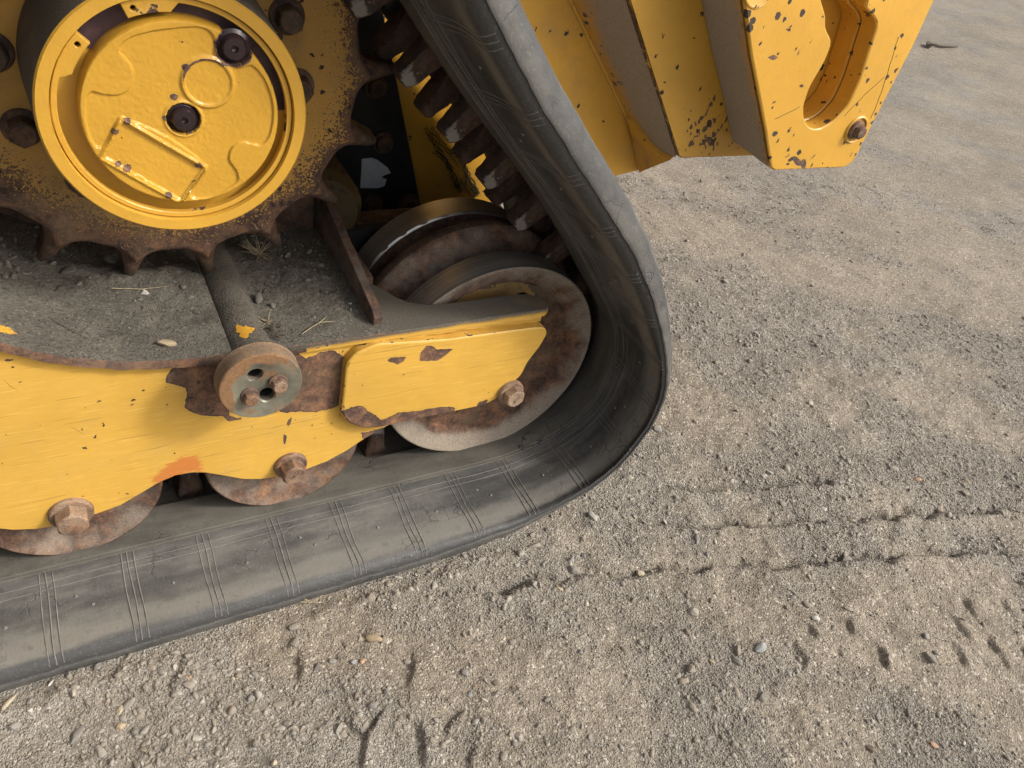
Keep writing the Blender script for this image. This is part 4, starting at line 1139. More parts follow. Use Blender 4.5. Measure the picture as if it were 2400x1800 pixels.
# ------------------------------------------------------------------ front idler: three flanges
IDLER = part('idler_wheel', (IX, .13, IZ))
mb = MB()
face = [(.1265, .0600), (.1295, .0555), (.1330, .0518), (.1365, .0490), (.1405, .0468), (.154, .0424), (.1592, .0407), (.1612, .0415), (.1618, .0432)]
mb.lathe(face, IX, IZ, 160, [0, 0, 0, 0, 0, 0, 0, 2])
mb.lathe([(.1618, .0432), (.1620, .0800), (.1600, .0835)], IX, IZ, 160, [2, 2])
mb.lathe([(.1600, .0835), (.150, .0868), (.138, .0905), (.135, .094), (.137, .100), (.152, .1115), (.1675, .1195), (.1712, .1225), (.1745, .1275)], IX, IZ, 160, [1] * 8)
mb.lathe([(.1745, .1275), (.1760, .1340), (.1750, .1415), (.170, .145)], IX, IZ, 160, [3, 3, 3])
mb.lathe([(.170, .145), (.135, .150), (.120, .165), (.135, .178), (.1605, .1838), (.1632, .1858)], IX, IZ, 128, [3, 3, 3, 3, 2])
mb.lathe([(.1632, .1858), (.1640, .2250), (.155, .232), (.06, .238), (.012, .238)], IX, IZ, 160, [2, 3, 3, 3])
def face_dust(c):
    r = np.hypot(c[:, 0] - IX, c[:, 2] - IZ); th = np.arctan2(c[:, 2] - IZ, c[:, 0] - IX)
    low_ = np.clip(np.cos(th + 1.9), 0, 1)
    return (.5 * np.clip((r - .128) / .02, 0, 1) * low_ + .25 * np.clip((r - .15) / .008, 0, 1) - .35 * np.exp(-((r - .122) / .012) ** 2) * np.clip(np.cos(th + 1.2) + .3, 0, 1)) * (c[:, 1] < .07)
mb.build('wheel_rim', [M_IDLERFACE, M_VALLEY, M_POLISH, M_RUSTDARK], IDLER, 30, attrs={'dust': face_dust})
def web_wear(c):
    th = np.degrees(np.arctan2(c[:, 2] - IZ, c[:, 0] - IX)); r_ = np.hypot(c[:, 2] - IZ, c[:, 0] - IX)
    return np.clip(np.abs(th - 98) / 22 - 1.2, 0, 1) + np.clip((r_ - .116) / .012, 0, .45)
web = hole(IX, IZ, .1275, 80)
wh = [hole(IX + .097 * math.cos(a), IZ + .097 * math.sin(a), .0155, 24) for a in (math.radians(k) for k in (69, 150, 222))]
plate('wheel_web', web, .0598, .075, [paint('web_paint', (.36, .19, .03), speck=.9, chip=.6, scratch=0, dust=.9, dirt=.20, dustcol=(.17, .13, .08), rough=.6)], IDLER, holes=wh, step=.006, cham=.0012, attrs={'wear': web_wear, 'dust': lambda c: .35 * np.clip((c[:, 2] - IZ) / .1, 0, 1)})
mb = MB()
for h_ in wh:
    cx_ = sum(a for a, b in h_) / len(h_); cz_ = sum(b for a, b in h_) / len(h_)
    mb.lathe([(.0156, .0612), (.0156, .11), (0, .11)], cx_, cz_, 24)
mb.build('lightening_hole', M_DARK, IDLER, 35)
mb = MB(); mb.lathe([(.036, .022), (.042, .030), (.060, .072)], IX, IZ, 48); mb.build('hub_collar', M_RUST, IDLER, 35)

# ------------------------------------------------------------------ sprocket and drive hub
SPROCKET = part('drive_sprocket', (SX, .12, SZ))
NT_ = 18; T0 = math.radians(-81.5)
def edge_r(th):
    a = ((th - T0) / (2 * math.pi / NT_)) % 1.0
    a = abs(a - .5) * 2          # 0 in the valley, 1 at the tooth
    return .1955 + .0175 * max(0, a - .12) ** 2.6 / (.88 ** 2.6)
n = 540; mb = MB()
ths = [2 * math.pi * k / n for k in range(n)]
ringsR = [.095, .11, .125, .14, .155, .165, .175]
rows = [[(SX + r * math.cos(t), .105, SZ + r * math.sin(t)) for t in ths] for r in ringsR]
for dr, y in ((-.0105, .1053), (-.0065, .1072), (-.0025, .1105), (0, .1155), (.0004, .121), (-.002, .138)):
    rows.append([(SX + (edge_r(t) + dr) * math.cos(t), y, SZ + (edge_r(t) + dr) * math.sin(t)) for t in ths])
rows.append([(SX + .12 * math.cos(t), .138, SZ + .12 * math.sin(t)) for t in ths])
vs = sum(rows, []); fs = []
for j in range(len(rows) - 1):
    for k in range(n): fs.append((j * n + k, j * n + (k + 1) % n, (j + 1) * n + (k + 1) % n, (j + 1) * n + k))
mb.add(vs, fs)
def spr_wear(c):
    th = np.arctan2(c[:, 2] - SZ, c[:, 0] - SX); r = np.hypot(c[:, 2] - SZ, c[:, 0] - SX)
    er = np.array([edge_r(t) for t in th])
    w = np.clip(1.02 - (er - r) / .024, 0, 1)
    low_ = .16 * np.clip((r - .12) / .06, 0, 1) * np.clip((np.cos(th + 1.9) + .2), 0, 1)
    return np.maximum(np.maximum(w * .95, np.clip((c[:, 1] - .107) / .003, 0, 1)), low_ + .16 * np.clip((r - .145) / .04, 0, 1) + .30)
mb.build('sprocket_plate', M_SPROCKET, SPROCKET, 45, attrs={'wear': spr_wear})
# teeth: waisted fins standing out behind the plate
def tooth_mesh():
    b = bmesh.new()
    lv = [(.186, .0270, .121, .150), (.197, .0190, .1205, .152), (.206, .0128, .1205, .156), (.215, .0098, .1225, .160), (.226, .0072, .1255, .163), (.237, .0060, .130, .165), (.2445, .0046, .136, .164), (.2470, .0025, .142, .160)]
    rows = []
    for r, hw, ya, yb in lv:
        c = hw * .35
        q = [(-hw + c, ya), (0, ya - .0012), (hw - c, ya), (hw, ya + .003), (hw * .72, (ya + yb) / 2), (hw, yb - .003), (hw - c, yb), (-hw + c, yb), (-hw, yb - .003), (-hw * .72, (ya + yb) / 2), (-hw, ya + .003)]
        rows.append([b.verts.new((r, y, t)) for t, y in q])
    for A, B in zip(rows[:-1], rows[1:]):
        for k in range(len(A)): b.faces.new((A[k], A[(k + 1) % len(A)], B[(k + 1) % len(A)], B[k]))
    b.faces.new(rows[-1])
    bmesh.ops.subdivide_edges(b, edges=b.edges[:], cuts=1, use_grid_fill=True, smooth=.5)
    bmesh.ops.recalc_face_normals(b, faces=b.faces)
    me = bpy.data.meshes.new('tooth'); b.to_mesh(me); b.free()
    me.polygons.foreach_set('use_smooth', [True] * len(me.polygons)); me.set_sharp_from_angle(angle=math.radians(50))
    me.materials.append(M_TOOTH)
    return me
TM = tooth_mesh()
for k in range(NT_):
    o = bpy.data.objects.new('tooth', TM); COL.objects.link(o)
    o.rotation_euler = (0, -(T0 + k * 2 * math.pi / NT_), 0); o.location = (SX, 0, SZ)
    attach(o, SPROCKET)
for k in range(12):
    a = math.radians(24 + 30 * k)
    mbb = hex_bolt('sprocket_bolt', SX + .1285 * math.cos(a), SZ + .1285 * math.sin(a), .105, .0128, .0165, SPROCKET, M_BOLTDARK, .0172, a, False, wh=.003)

# drive hub: drum, ring lip, retaining ring with two tabs, cover casting and plugs
HUB = part('drive_hub', (SX, 0, SZ)); HY = -.005
mb = MB()
mb.lathe([(.0940, HY + .0035), (.0946, HY), (.1035, HY), (.1050, HY + .0018)], SX, SZ, 144, [0, 0, 0])
mb.build('ring_lip', M_HUB, HUB, 35, attrs={'wear': lambda c: np.clip(.34 * np.clip((np.hypot(c[:, 0] - SX, c[:, 2] - SZ) - .1025) / .002, 0, 1) + .34 * np.clip((.0955 - np.hypot(c[:, 0] - SX, c[:, 2] - SZ)) / .0015, 0, 1) * np.clip(fbm(c[:, 0] * 25, c[:, 2] * 25, 9, 2) + .45, 0, 1), 0, .5)})
mb = MB()
mb.lathe([(.1050, HY + .0018), (.1062, .02), (.1080, .06), (.1105, .106)], SX, SZ, 144)
mb.build('drum', M_DRUM, HUB, 35)
mb = MB()
mb.lathe([(.0940, HY + .0035), (.0940, HY + .0200), (.0805, HY + .0200), (.072, HY + .0200)], SX, SZ, 200)
def grv(c):
    th = np.degrees(np.arctan2(c[:, 2] - SZ, c[:, 0] - SX))
    return np.where((th > -2) & (th < 141), 1.0, .12) * (np.hypot(c[:, 0] - SX, c[:, 2] - SZ) < .0938)
M_GROOVE = M_HUB
mb.build('groove', M_GROOVE, HUB, 35)
# bare brown arc in the groove
mb = MB(); mb.lathe([(.0937, HY + .0090), (.0937, HY + .0192), (.0745, HY + .0192)], SX, SZ, 100, None, math.radians(-1), math.radians(141))
mb.build('bare_arc', M_PRIMER, HUB, 35, False)
# retaining ring: open between 112 and 136 degrees, tabs at both ends
rr = []
def ring_in(deg):
    if deg < 156: return .0815
    if deg < 160: return .0815 + (deg - 156) / 4 * .0072
    if deg < 446: return .0887
    if deg < 450: return .0887 - (deg - 446) / 4 * .0072
    return .0815
ds = list(np.arange(136, 472.01, 1.0))
outer = [(SX + .0933 * math.cos(math.radians(d)), SZ + .0933 * math.sin(math.radians(d))) for d in ds]
inner = [(SX + ring_in(d) * math.cos(math.radians(d)), SZ + ring_in(d) * math.sin(math.radians(d))) for d in ds[::-1]]
eye = [hole(SX + .0874 * math.cos(math.radians(a)), SZ + .0874 * math.sin(math.radians(a)), .0021, 14) for a in (140.5, 107.5)]
def ring_wear(c):
    r = np.hypot(c[:, 0] - SX, c[:, 2] - SZ)
    return np.clip(.46 * np.clip((.0900 - r) / .0012, 0, 1) * np.clip(fbm(c[:, 0] * 30, c[:, 2] * 30, 12, 2) + .55, 0, 1), 0, .6)
plate('retaining_ring', outer + inner, HY + .0042, HY + .0105, [M_HUB], HUB, holes=eye, cham=.0006, step=.006, attrs={'wear': ring_wear})
mb = MB()
for e in eye:
    cx_ = sum(a for a, b in e) / len(e); cz_ = sum(b for a, b in e) / len(e)
    mb.lathe([(.0022, HY + .006), (.0022, HY + .011), (0, HY + .011)], cx_, cz_, 14)
mb.build('ring_eye', M_DARK, HUB, 35)
# cover casting: relief in polar grid
CYF = -.0040
nr_, na_ = 110, 360
rad = np.linspace(.0002, .0776, nr_); ang = np.linspace(0, 2 * math.pi, na_, endpoint=False)
Rg, Ag = np.meshgrid(rad, ang, indexing='ij')
ex, ez = .0032 + Rg * np.cos(Ag), Rg * np.sin(Ag)
ssm = lambda v, w: np.clip(.5 + v / w, 0, 1) ** 2 * (3 - 2 * np.clip(.5 + v / w, 0, 1))
EMB = [tuple(q) for q in catmull([tuple(p) for p in EMBOSS], True, .003)]
H_ = -.0019 * ssm(poly_sd(ex, ez, EMB), .0013)             # sunk field
def groove_line(d, w, dep): return -dep * np.exp(-(d / w) ** 2)
tagd = seg_dist(ex, ez, TAG + [TAG[0]])
insd = poly_sd(ex, ez, TAG)
H_ = np.where(insd > 0, -.0016, H_)
H_ += .0019 * ssm(.0021 - tagd, .0016)
pc, pe = np.array(PORT[0]), np.array(PORT[1]); pr = .0190
dp = np.hypot(ex - pc[0], ez - pc[1])
H_ = np.where(dp < pr, -.0013, H_); H_ += .0021 * np.exp(-((dp - pr - .0008) / .0016) ** 2)
p0 = np.array(PLUG0[0]) ; r0 = .0134
d0 = np.hypot(ex - p0[0], ez - p0[1])
H_ += .0012 * np.exp(-((d0 - r0 - .0012) / .0014) ** 2); H_ = np.where(d0 < r0, -.0060, H_)
p1 = np.array(PLUG1[0]); r1_ = .0138
d1 = np.hypot(ex - p1[0], ez - p1[1])
H_ = np.where(d1 < r1_, -.0060, H_)
H_ -= .0030 * np.clip((Rg - .0756) / .002, 0, 1) ** 2
H_ += .00022 * fbm(ex * 420, ez * 420, 15, 3)
mb = MB()
vs = [(SX + x, CYF - h, SZ + z) for x, z, h in zip(ex.ravel(), ez.ravel(), H_.ravel())]
fs = [(j * na_ + k, j * na_ + (k + 1) % na_, (j + 1) * na_ + (k + 1) % na_, (j + 1) * na_ + k) for j in range(nr_ - 1) for k in range(na_)]
k = len(vs); vs += [(SX + .0032 + .0778 * math.cos(t), HY + .0200, SZ + .0778 * math.sin(t)) for t in ang]
fs += [((nr_ - 1) * na_ + q, (nr_ - 1) * na_ + (q + 1) % na_, k + (q + 1) % na_, k + q) for q in range(na_)]
mb.add(vs, fs)
CH = [(TAG[0][0] + .004, TAG[0][1] - .001, .0032), (TAG[1][0] - .006, TAG[1][1] + .003, .0042), (TAG[0][0] - .006, TAG[0][1] - .010, .0038), (TAG[3][0] + .012, TAG[3][1] - .006, .0036), (TAG[3][0] + .018, TAG[3][1] - .0095, .0040), (TAG[2][0] - .010, TAG[2][1] + .008, .0038), (p0[0] - .006, p0[1] + .0185, .0040), (p1[0] - .014, p1[1] + .004, .0028), (pc[0] - .016, pc[1] + .012, .0036), (p0[0] - .0145, p0[1] + .001, .0026)]
def cov_wear(c):
    x, z = c[:, 0] - SX, c[:, 2] - SZ
    w = np.zeros(len(c))
    for a, b_, r in CH: w = np.maximum(w, np.clip(.92 - np.hypot(x - a, z - b_) / r * .55, 0, 1))
    dpp = np.abs(np.hypot(x - pc[0], z - pc[1]) - pr); up = np.clip(((z - pc[1]) - (x - pc[0]) * .3) / .012, 0, 1)
    w = np.maximum(w, np.clip(.80 - dpp / .0030, 0, 1) * up)
    w = np.maximum(w, np.clip(1.1 - np.abs(np.hypot(x - p1[0], z - p1[1]) - r1_) / .003, 0, 1) * .9)
    w = np.maximum(w, np.clip(1.0 - np.abs(np.hypot(x - p0[0], z - p0[1]) - r0 + .001) / .0022, 0, 1) * .9)
    return w
mb.build('cover', M_COVER, HUB, 30, False, attrs={'wear': cov_wear})
for (pp, rr_) in ((p0, r0), (p1, r1_)):
    mb = MB()
    mb.lathe([(.0024, CYF - .0004), (.0030, CYF - .0022), (rr_ * .62, CYF - .0018), (rr_ * .70, CYF - .0002), (rr_ * .80, CYF + .0035), (rr_ * 1.02, CYF + .0052)], SX + pp[0], SZ + pp[1], 48)
    mb.lathe([(0, CYF + .0012), (.0024, CYF - .0002)], SX + pp[0], SZ + pp[1], 6)
    mb.build('drain_plug', M_OIL, HUB, 35)

# ------------------------------------------------------------------ chassis behind the track
CHASSIS = part('chassis', (.3, .6, .5))
ch = [(-1.0, .20), (.62, .20), (.8779, .231), (1.053, .260), (1.0037, .345), (.8152, .5503), (.7265, .6563), (.60, .86), (-1.0, .86)]
def vines(c):
    d = np.full(len(c), 1e9)
    for p in VINE: d = np.minimum(d, seg_dist(c[:, 0] + .002 * fbm(c[:, 0] * 90, c[:, 2] * 90, 3, 2), c[:, 2], p))
    v = np.clip(.9 - d / .0022, 0, 1)
    return v * (np.abs(c[:, 1] - .40) < .002)
plate('side_panel', ch, .40, 1.30, [M_CHASSIS], CHASSIS, step=None, cham=.003)
mb = MB()
for p in VINE:
    for q in range(2):
        pts = [(x + .003 * q + .002 * math.sin(i * 2.3 + q), .3988, z + .003 * q) for i, (x, z) in enumerate(catmull(p, False, .006)[:-6])]
        if len(pts) > 2: mb.tube(pts[:int(len(pts) * .8)], .0007, 4)
mb.build('dried_vine_scratch', plain('dark_scratch', (.05, .04, .02), .9), CHASSIS, 60, False)
# folded edge from the chassis forward to the mid panel
E1 = [(.60, .86), (.7265, .6563), (.8152, .5503), (1.0037, .345), (1.053, .2600)]
E2 = [(.66, .86), (.7529, .6831), (.8378, .5849), (1.000, .3700), (1.0245, .3420)]
E2 = [(a + .004, b - .0005) for a, b in E2]
mb = MB(); k_ = len(E1); cols = 14
vs = []
for (a, b_) in zip(E1, E2):
    for j in range(cols + 1):
        t = j / cols; vs.append((a[0] * (1 - t) + b_[0] * t, .3995 * (1 - t) + .292 * t, a[1] * (1 - t) + b_[1] * t))
fs = [(i * (cols + 1) + j, i * (cols + 1) + j + 1, (i + 1) * (cols + 1) + j + 1, (i + 1) * (cols + 1) + j) for i in range(k_ - 1) for j in range(cols)]
mb.add(vs, fs)
M_DIRTYEDGE = paint('dirty_edge', (.55, .27, .02), speck=1.5, chip=.45, scratch=.1, dust=1.0, dirt=.50, dustcol=(.330, .270, .200), rough=.8)
mb.build('folded_edge', M_DIRTYEDGE, CHASSIS, 35, attrs={'dust': lambda c: .65 * np.clip((.385 - c[:, 1]) / .05, 0, 1), 'wear': lambda c: .12 + 0 * c[:, 0]})
mb = MB(); mb.tube([(a[0] * (1 - t) + b_[0] * t, .3975, a[1] * (1 - t) + b_[1] * t) for a, b_ in zip(E1[:-1], E1[1:]) for t in (0, .25, .5, .75)] + [(E1[-1][0], .3975, E1[-1][1])], .0032, 6)
mb.build('weld_bead', M_CHASSIS, CHASSIS, 60)
def fold_pt(s, t, lift):
    i = int(min(s, 3.999)); f = s - i
    a = [E1[i][k] * (1 - f) + E1[i + 1][k] * f for k in (0, 1)]; b_ = [E2[i][k] * (1 - f) + E2[i + 1][k] * f for k in (0, 1)]
    return (a[0] * (1 - t) + b_[0] * t - lift * .75, .3995 * (1 - t) + .292 * t - lift * .35, a[1] * (1 - t) + b_[1] * t - lift * .55)
mb = MB(); rim = [(2.93, .06), (2.88, .12), (2.90, .20), (3.2, .42), (3.6, .66), (3.985, .90), (3.985, .5), (3.985, .06), (3.5, .05)]
top = [fold_pt(s, t, .007) for s, t in rim]; base = [fold_pt(s, t, -.001) for s, t in rim]
k_ = len(rim); mb.add(top + base, [tuple(range(k_))] + [(q, (q + 1) % k_, k_ + (q + 1) % k_, k_ + q) for q in range(k_)])
mb.build('corner_tab', paint('tab_paint', (.55, .29, .03), speck=1.0, chip=.4, scratch=.0, dust=.9, dirt=.25, dustcol=(.20, .155, .105), rough=.7), CHASSIS, 35)
mid = [(.7529, .6831), (.8378, .5849), (1.0250, .3444), (1.034, .3395), (1.262, .3365), (1.262, .80), (.66, .80)]
def mid_wear(c):
    x, z = c[:, 0], c[:, 2]; w = np.zeros(len(c)); r_ = np.random.default_rng(44)
    for k in range(34):
        cx_, cz_ = 1.03 + abs(r_.normal(0, .05)), .352 + abs(r_.normal(0, .045)); a = 1.05 + r_.normal(0, .14); L = r_.uniform(.003, .018)
        dx, dz_ = (x - cx_), (z - cz_); u = dx * math.cos(a) + dz_ * math.sin(a); v = -dx * math.sin(a) + dz_ * math.cos(a)
        w = np.maximum(w, np.clip(1.1 - np.hypot(u / L, v / .0021) * .6, 0, 1))
    ed = seg_dist(x, z, [(.8378, .5849), (1.0250, .3444), (1.034, .3395)])
    return np.maximum(w, np.clip(.62 - ed / .006, 0, .6))
plate('mid_panel', mid, .285, .297, [M_ARM], CHASSIS, step=.005, cham=.002, attrs={'wear': mid_wear})

# slotted bracket in front of it: two plates with a seam between, slot cut through both
BRACKET = part('slotted_bracket', (1.2, .2, .4))
brk = [tuple(p) for p in BRK]
slot = rounded([tuple(p) for p in SLOT], .010, 3)
def brk_wear(c):
    x, z = c[:, 0], c[:, 2]; w = np.zeros(len(c))
    for cx_, cz_, L, a, wd in ((1.193, .377, .016, 2.6, .0045), (1.212, .372, .010, -.75, .0065), (1.165, .388, .005, .3, .002), (1.228, .383, .006, .6, .002), (1.045, .547, .010, .1, .003), (1.096, .557, .007, 1.2, .0024), (1.111, .533, .009, -.7, .0012), (1.330, .436, .008, .5, .0014)):
        dx, dz_ = (x - cx_), (z - cz_); u = dx * math.cos(a) + dz_ * math.sin(a); v = -dx * math.sin(a) + dz_ * math.cos(a)
        w = np.maximum(w, np.clip(1.15 - np.hypot(u / L, v / wd) * .6, 0, 1))
    ed = seg_dist(x, z, [(1.352, .643), (1.355, .573), (1.349, .485), (1.345, .382), (1.327, .359), (1.141, .364)])
    return np.maximum(w, np.clip(.60 - ed / .005, 0, .52))
BRK_P = paint('bracket_side', (.55, .27, .02), speck=1.4, chip=.5, scratch=.1, dust=1.0, dirt=.60, dustcol=(.350, .290, .220), rough=.8)
plate('front_plate', rounded(brk, .006, 2), .18, .212, [M_ARM, BRK_P], BRACKET, holes=[slot], step=.006, cham=.003, side_mi=0, attrs={'wear': brk_wear})
def shrink(p, d): return offset_poly(p, d)
slot2 = [(x + .002, z - .001) for x, z in slot]
brk2 = offset_poly(brk, .003)
plate('rear_plate', brk2, .215, .252, [M_ARM], BRACKET, holes=[offset_poly(slot2, .0035)], cham=.002)
mb = MB(); mb.add([(.98, .275, .35), (1.33, .275, .35), (1.33, .275, .80), (.98, .275, .80)], [(0, 1, 2, 3)])
plate('backing_plate', offset_poly(brk, .010), .254, .284, [M_ARM], BRACKET, cham=.001)
# dirt-caked side of the bracket
side = [p for p in brk if p[0] < 1.16][:6]
mb = MB(); cols = 12; vs = []
sp = [(x - .0016, z - .0012) for x, z in catmull([brk[0], brk[1], brk[2], brk[3], brk[4], brk[5]], False, .012)[14:-16]]
sp = [(brk[0][0] * (1 - t) + brk[1][0] * t - .002, brk[0][1] * (1 - t) + brk[1][1] * t - .0015) for t in np.linspace(0, .95, 12)]
for a, b_ in zip(brk[1:4], brk[2:5]): sp += [(a[0] * (1 - t) + b_[0] * t - .002, a[1] * (1 - t) + b_[1] * t - .0015) for t in np.linspace(0, .93, 12)]
for i, (x, z) in enumerate(sp):
    for j in range(cols + 1):
        t = j / cols; k1 = .0018 * fbm(np.array([x * 60.]), np.array([t * 9.]), 71, 3)[0]
        vs.append((x - abs(k1) * .8, .1845 + t * .098, z + t * .004 - abs(k1) * .6))
fs = [(i * (cols + 1) + j, i * (cols + 1) + j + 1, (i + 1) * (cols + 1) + j + 1, (i + 1) * (cols + 1) + j) for i in range(len(sp) - 1) for j in range(cols)]
mb.add(vs, fs)
mb.build('caked_side', BRK_P, BRACKET, 35, attrs={'wear': lambda c: .34 * np.clip((.205 - c[:, 1]) / .02, 0, 1) + .06, 'dust': lambda c: .5 * np.clip((c[:, 1] - .19) / .02, 0, 1)})
bx, bz = BRKBOLT[0]
mb = MB(); mb.lathe([(.0205, .1775), (.0222, .1765), (.0240, .1775), (.0255, .1805)], bx, bz, 40); mb.build('bolt_boss', M_ARM, BRACKET, 35)
hex_bolt('bracket_bolt', bx, bz, .179, .0118, .0105, BRACKET, M_BOLT, .0165, .4, wh=.005)

mb = MB(); mb.lathe([(0, .1788), (.0255, .1788), (.0272, .1780), (.0292, .1784), (.0305, .1805)], .973, .6405, 48)
mb.build('pin_boss', M_ARM, BRACKET, 35)
mb = MB()
for pl in ([(1.3050, .5850), (1.3150, .5500), (1.3240, .5150), (1.3310, .4780), (1.3330, .4500)], [(1.10, .452), (1.125, .462), (1.150, .474)], [(1.262, .455), (1.29, .492), (1.318, .52)]):
    mb.tube([(x + .0008 * math.sin(i * 2.1), .1800, z) for i, (x, z) in enumerate(catmull(pl, False, .008)[:int(60)])][:max(4, int(len(catmull(pl, False, .008)) * .55))], .00055, 4)
tag(mb.build('paint_scratch', plain('scratch_dark', (.05, .035, .02), .9), BRACKET, 60, False), kind='stuff')
mb = MB()
for pl in ([(.0574, .2222), (.0627, .216), (.0692, .2068)], [(.1065, .1691), (.1334, .1691), (.157, .1731)], [(.1666, .1811), (.1734, .1738)], [(.0142, .2936), (.018, .2843), (.0238, .2775)], [(.24, .168), (.262, .165), (.275, .167)]):
    pts = [(x, .0001, z) for x, z in pl]
    mb.tube(pts, [.0003 * (1 - abs(2 * i / (len(pts) - 1) - 1) * .5) for i in range(len(pts))], 4)
tag(mb.build('paint_scratch', plain('scratch_dark', (.05, .035, .02), .9), FRAME, 60, False), kind='stuff')
# cast numerals and the ringed letter on the sprocket rim
def cast_text(txt, x, z, rot, size):
    cu = bpy.data.curves.new('cast_mark', 'FONT'); cu.body = txt; cu.size = size; cu.extrude = .0005; cu.bevel_depth = .0002; cu.align_x = 'CENTER'; cu.align_y = 'CENTER'
    ob = bpy.data.objects.new('tmp', cu); COL.objects.link(ob)
    bpy.context.view_layer.update()
    me_ = bpy.data.meshes.new_from_object(ob.evaluated_get(bpy.context.evaluated_depsgraph_get()))
    bpy.data.objects.remove(ob)
    me_.materials.append(M_MARK)
    o = bpy.data.objects.new('cast_mark', me_); COL.objects.link(o)
    o.rotation_euler = (math.pi / 2, -rot, 0); o.location = (x, .1058, z); attach(o, SPROCKET)
M_MARK = rusty('cast_mark_rust', 1.7, .4, (.26, .17, .10))
cast_text('191', .2770, .3750, math.radians(28), .0125)
cast_text('R', .1400, .3628, math.radians(-8), .0085)
mb = MB(); mb.lathe([(.0052, .1066), (.0055, .1050), (.0060, .1050), (.0063, .1066)], .1400, .3628, 28); mb.build('cast_ring', M_MARK, SPROCKET, 40)
cast_text('2', .2190, .3580, math.radians(12), .009)

# black motor mounting plate with bolts and a torn label
MOTOR = part('motor_mount', (.5, .385, .3))
mo = [(.30, .2085), (.6052, .2126), (.5379, .4365), (.50, .56), (.30, .56)]
plate('mount_plate', mo, .385, .399, [M_BLACK], MOTOR, cham=.001)
plate('torn_label', [tuple(p) for p in LABEL], .3838, .3848, [M_LABEL], MOTOR, cham=.0002)
for x, z in MBOLT:
    mb = MB(); mb.lathe([(0, .366), (.0105, .366), (.0125, .3685), (.0125, .3755), (.0165, .3765), (.0165, .385)], x, z, 24); mb.build('mount_bolt', M_BOLTDARK, MOTOR, 35)
mb = MB(); mb.lathe([(0, .25), (.050, .25), (.060, .262), (.062, .384)], .392, .300, 48)
mb.build('motor_housing', paint('housing_paint', (.07, .045, .015), speck=1.4, chip=.9, scratch=0, dust=.6, dirt=.1, peel=.25, dustcol=(.06, .05, .035)), MOTOR, 35)
mb = MB(); mb.box((.405, .288, .232), (.60, .330, .2555)); mb.box((.405, .335, .195), (.66, .384, .212)); mb.build('cross_bar', M_PIPE, MOTOR, 35)
mb = MB(); mb.lathe([(0, .2), (.006, .2)], 0, 0, 8)
hex_bolt('bar_bolt', .478, .2475, .2885, .006, .005, MOTOR, M_RUST, None, .3, False)

# upper bodywork above the track (outside the view, it shades the sprocket bay)
BODY = part('upper_body', (.1, .9, 1.2))
plate('engine_cover', rounded([(-1.1, .98), (.45, .98), (.55, 1.08), (.50, 1.55), (-1.0, 1.6)], .06, 4), .30, 1.6, [M_CHASSIS], BODY, cham=.01)

# ------------------------------------------------------------------ things lying on the deck
def deck_h(x, y):
    return float(dz(x)) + .0022
r = np.random.default_rng(5)
n_ = 3000
xx = r.uniform(-.28, .372, n_); yy = np.clip(r.normal(.150, .048, n_), .004, .228)
keep = (np.abs(xx - .240) > .028)
xx, yy = xx[keep], yy[keep]
ss = .00065 * (1 - r.random(len(xx))) ** (-1 / 2.2); ss = np.minimum(ss, .0042)
heap = .008 * np.exp(-((xx - .16) / .075) ** 2 - ((yy - .135) / .035) ** 2) + .006 * np.exp(-((xx - .33) / .04) ** 2 - ((yy - .12) / .05) ** 2)
zz = dz(xx) + .0012 + heap * .9 + ss * .3
GRIT2 = []
M_DGRIT = stone_mat('deck_stones', [(.075, .066, .052), (.12, .108, .088), (.055, .048, .04), (.17, .155, .13), (.09, .075, .058)], .2)
for g_ in GRIT:
    c_ = g_.copy(); c_.materials.clear(); c_.materials.append(M_DGRIT); GRIT2.append(c_)
o = gn_scatter('deck_grit', np.stack([xx, yy, zz], 1), (ss[:, None] * np.stack([r.uniform(.8, 1.4, len(ss)), r.uniform(.7, 1.1, len(ss)), r.uniform(.6, 1.1, len(ss))], 1)).astype(np.float32),
           np.stack([r.normal(0, .5, len(ss)), r.normal(0, .5, len(ss)), r.uniform(0, 6.28, len(ss))], 1).astype(np.float32), r.integers(0, 8, len(ss)).astype(np.int32), GRIT2, 'dark grit and dried mud heaped on the deck under the sprocket', None)
o['category'] = 'grit'
for x, y, rr_, c, lab in ((.158, .016, .0068, 'tan', 'pale tan stone near the front lip of the dirty deck'), (.083, .138, .0085, 'dark', 'flat dark oval stone on the deck below the lowest left sprocket tooth'), (.268, .085, .0062, 'dark', 'rounded dusty pebble beside the pivot pipe on the deck'), (.127, .175, .0080, 'dark', 'dusty stone at the back of the deck between two sprocket teeth'), (.151, .105, .0042, 'white', 'small whitish pebble in the middle of the deck'), (.366, .055, .0026, 'white', 'tiny white pebble on the deck close to the gusset')):
    o = bpy.data.objects.new('stone', SHAPES[int(x * 1000) % 10].copy()); COL.objects.link(o)
    o.data.materials.clear(); o.data.materials.append(M_DGRIT if c == 'dark' else M_STONES[c])
    o.scale = (rr_ * 1.15, rr_ * .9, rr_ * .8); o.rotation_euler = (.1, .2, x * 40)
    o.location = (x, y, float(dz(x)) + .0025 + .008 * math.exp(-((x - .16) / .075) ** 2 - ((y - .135) / .035) ** 2) + rr_ * .25)
    tag(o, lab, 'stone', 'stones lying on the deck')

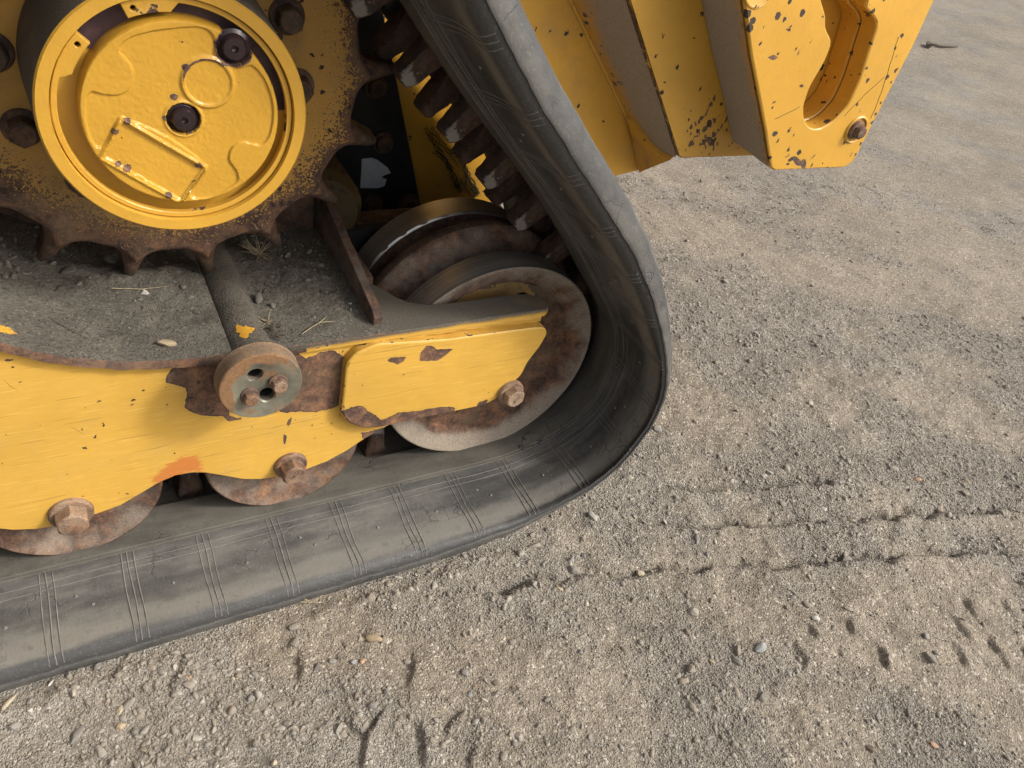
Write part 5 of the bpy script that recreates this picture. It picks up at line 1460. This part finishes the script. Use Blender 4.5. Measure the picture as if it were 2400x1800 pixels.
def stems(name, root, n, L, spread, rad, mat, label, cat, seed, up=.45, curl=.4):
    r = np.random.default_rng(seed); mb = MB()
    for k in range(n):
        a = r.uniform(0, 6.28); el = r.uniform(.05, up)
        d = np.array([math.cos(a) * math.cos(el), math.sin(a) * math.cos(el), math.sin(el)]); p = np.array([r.normal(0, spread), r.normal(0, spread), abs(r.normal(0, spread * .3))])
        l = L * r.uniform(.45, 1.1); pts = [p.copy()]
        bend = r.normal(0, curl, 3)
        for q in range(6):
            d = d + bend * .16; d /= np.linalg.norm(d); p = p + d * l / 6
            if p[2] < .0006: p[2] = .0006
            pts.append(p.copy())
        mb.tube([tuple(np.array(root) + q) for q in pts], [rad * (1 - .6 * i / 6) for i in range(7)], 4)
    o = mb.build(name, mat, None, 60, False)
    c = Vector(root)
    for v in o.data.vertices: v.co -= c
    o.location = c
    tag(o, label, cat)
    return o
stems('dry_grass_tuft', (.2890, .178, .2925), 40, .030, .0022, .00055, M_STRAW, 'starry tuft of dry grass on the deck under the sprocket teeth', 'dry grass', 3, .9)
stems('dry_root_clump', (.2690, .026, .2895), 46, .013, .0040, .00045, M_TWIG, 'matted clump of dry roots wedged beside the pivot pipe', 'dry roots', 4, .8, 1.6)
stems('dry_root_clump', (.2705, .012, .2890), 30, .009, .0030, .00045, M_TWIG, 'smaller tail of dry roots hanging at the deck edge', 'dry roots', 14, .8, 1.8)
stems('dry_grass_tuft', (.2660, .040, .2895), 12, .015, .0020, .0006, M_STRAW, 'pale frayed straw at the top of the root clump', 'dry grass', 6, .8, .6)
stems('dry_grass_tuft', (.1000, .195, .302), 9, .034, .004, .0006, M_TWIG, 'few dark dry stems behind the second sprocket tooth', 'dry grass', 8, .7, .3)
def twig(name, pts, rad, mat, label, cat='twig'):
    mb = MB()
    for p in pts: mb.tube([tuple(q) for q in p], [rad * (1 - .5 * i / (len(p) - 1)) for i in range(len(p))], 5)
    o = mb.build(name, mat, None, 60, False)
    c = Vector(pts[0][0])
    for v in o.data.vertices: v.co -= c
    o.location = c
    tag(o, label, cat)
dzl = lambda x: float(dz(x)) + .0030
twig('forked_twig', [[(.296, .010, dzl(.3)), (.312, .0202, dzl(.3) + .001), (.3214, .0239, dzl(.3) + .002), (.338, .0217, dzl(.3) + .002)], [(.3160, .0220, dzl(.3) + .001), (.3239, .0272, dzl(.3) + .002), (.331, .0328, dzl(.3) + .002)]], .0007, M_STRAW, 'thin forked straw lying on the deck in front of the gusset')
twig('thin_straw', [[(.120, .110, dzl(.12) + .006), (.150, .108, dzl(.15) + .007), (.175, .113, dzl(.17) + .006)]], .0006, M_STRAW, 'thin pale straw lying across the deck gravel')
twig('thin_straw', [[(.060, .050, dzl(.06)), (.075, .034, dzl(.075)), (.090, .022, dzl(.09))]], .0005, M_TWIG, 'fine dark straw lying on the curved left deck')
gz = lambda x, y: float(gheight(x, y)[0])
twig('thin_straw', [[(.262, -.1135, GZ + .006), (.276, -.118, GZ + .004), (.290, -.113, GZ + .006)], [(.268, -.112, GZ + .006), (.280, -.119, GZ + .003), (.286, -.122, GZ + .003)]], .0006, M_STRAW, 'short pale straw caught at the outer edge of the track')
twig('dark_stick', [[(4.46, 2.20, gz(4.46, 2.2) + .01), (4.53, 2.26, gz(4.53, 2.26) + .014), (4.60, 2.22, gz(4.6, 2.22) + .012), (4.78, 2.24, gz(4.78, 2.24) + .010)]], .014, M_TWIG, 'dark bent stick on the yard far behind the slotted bracket')
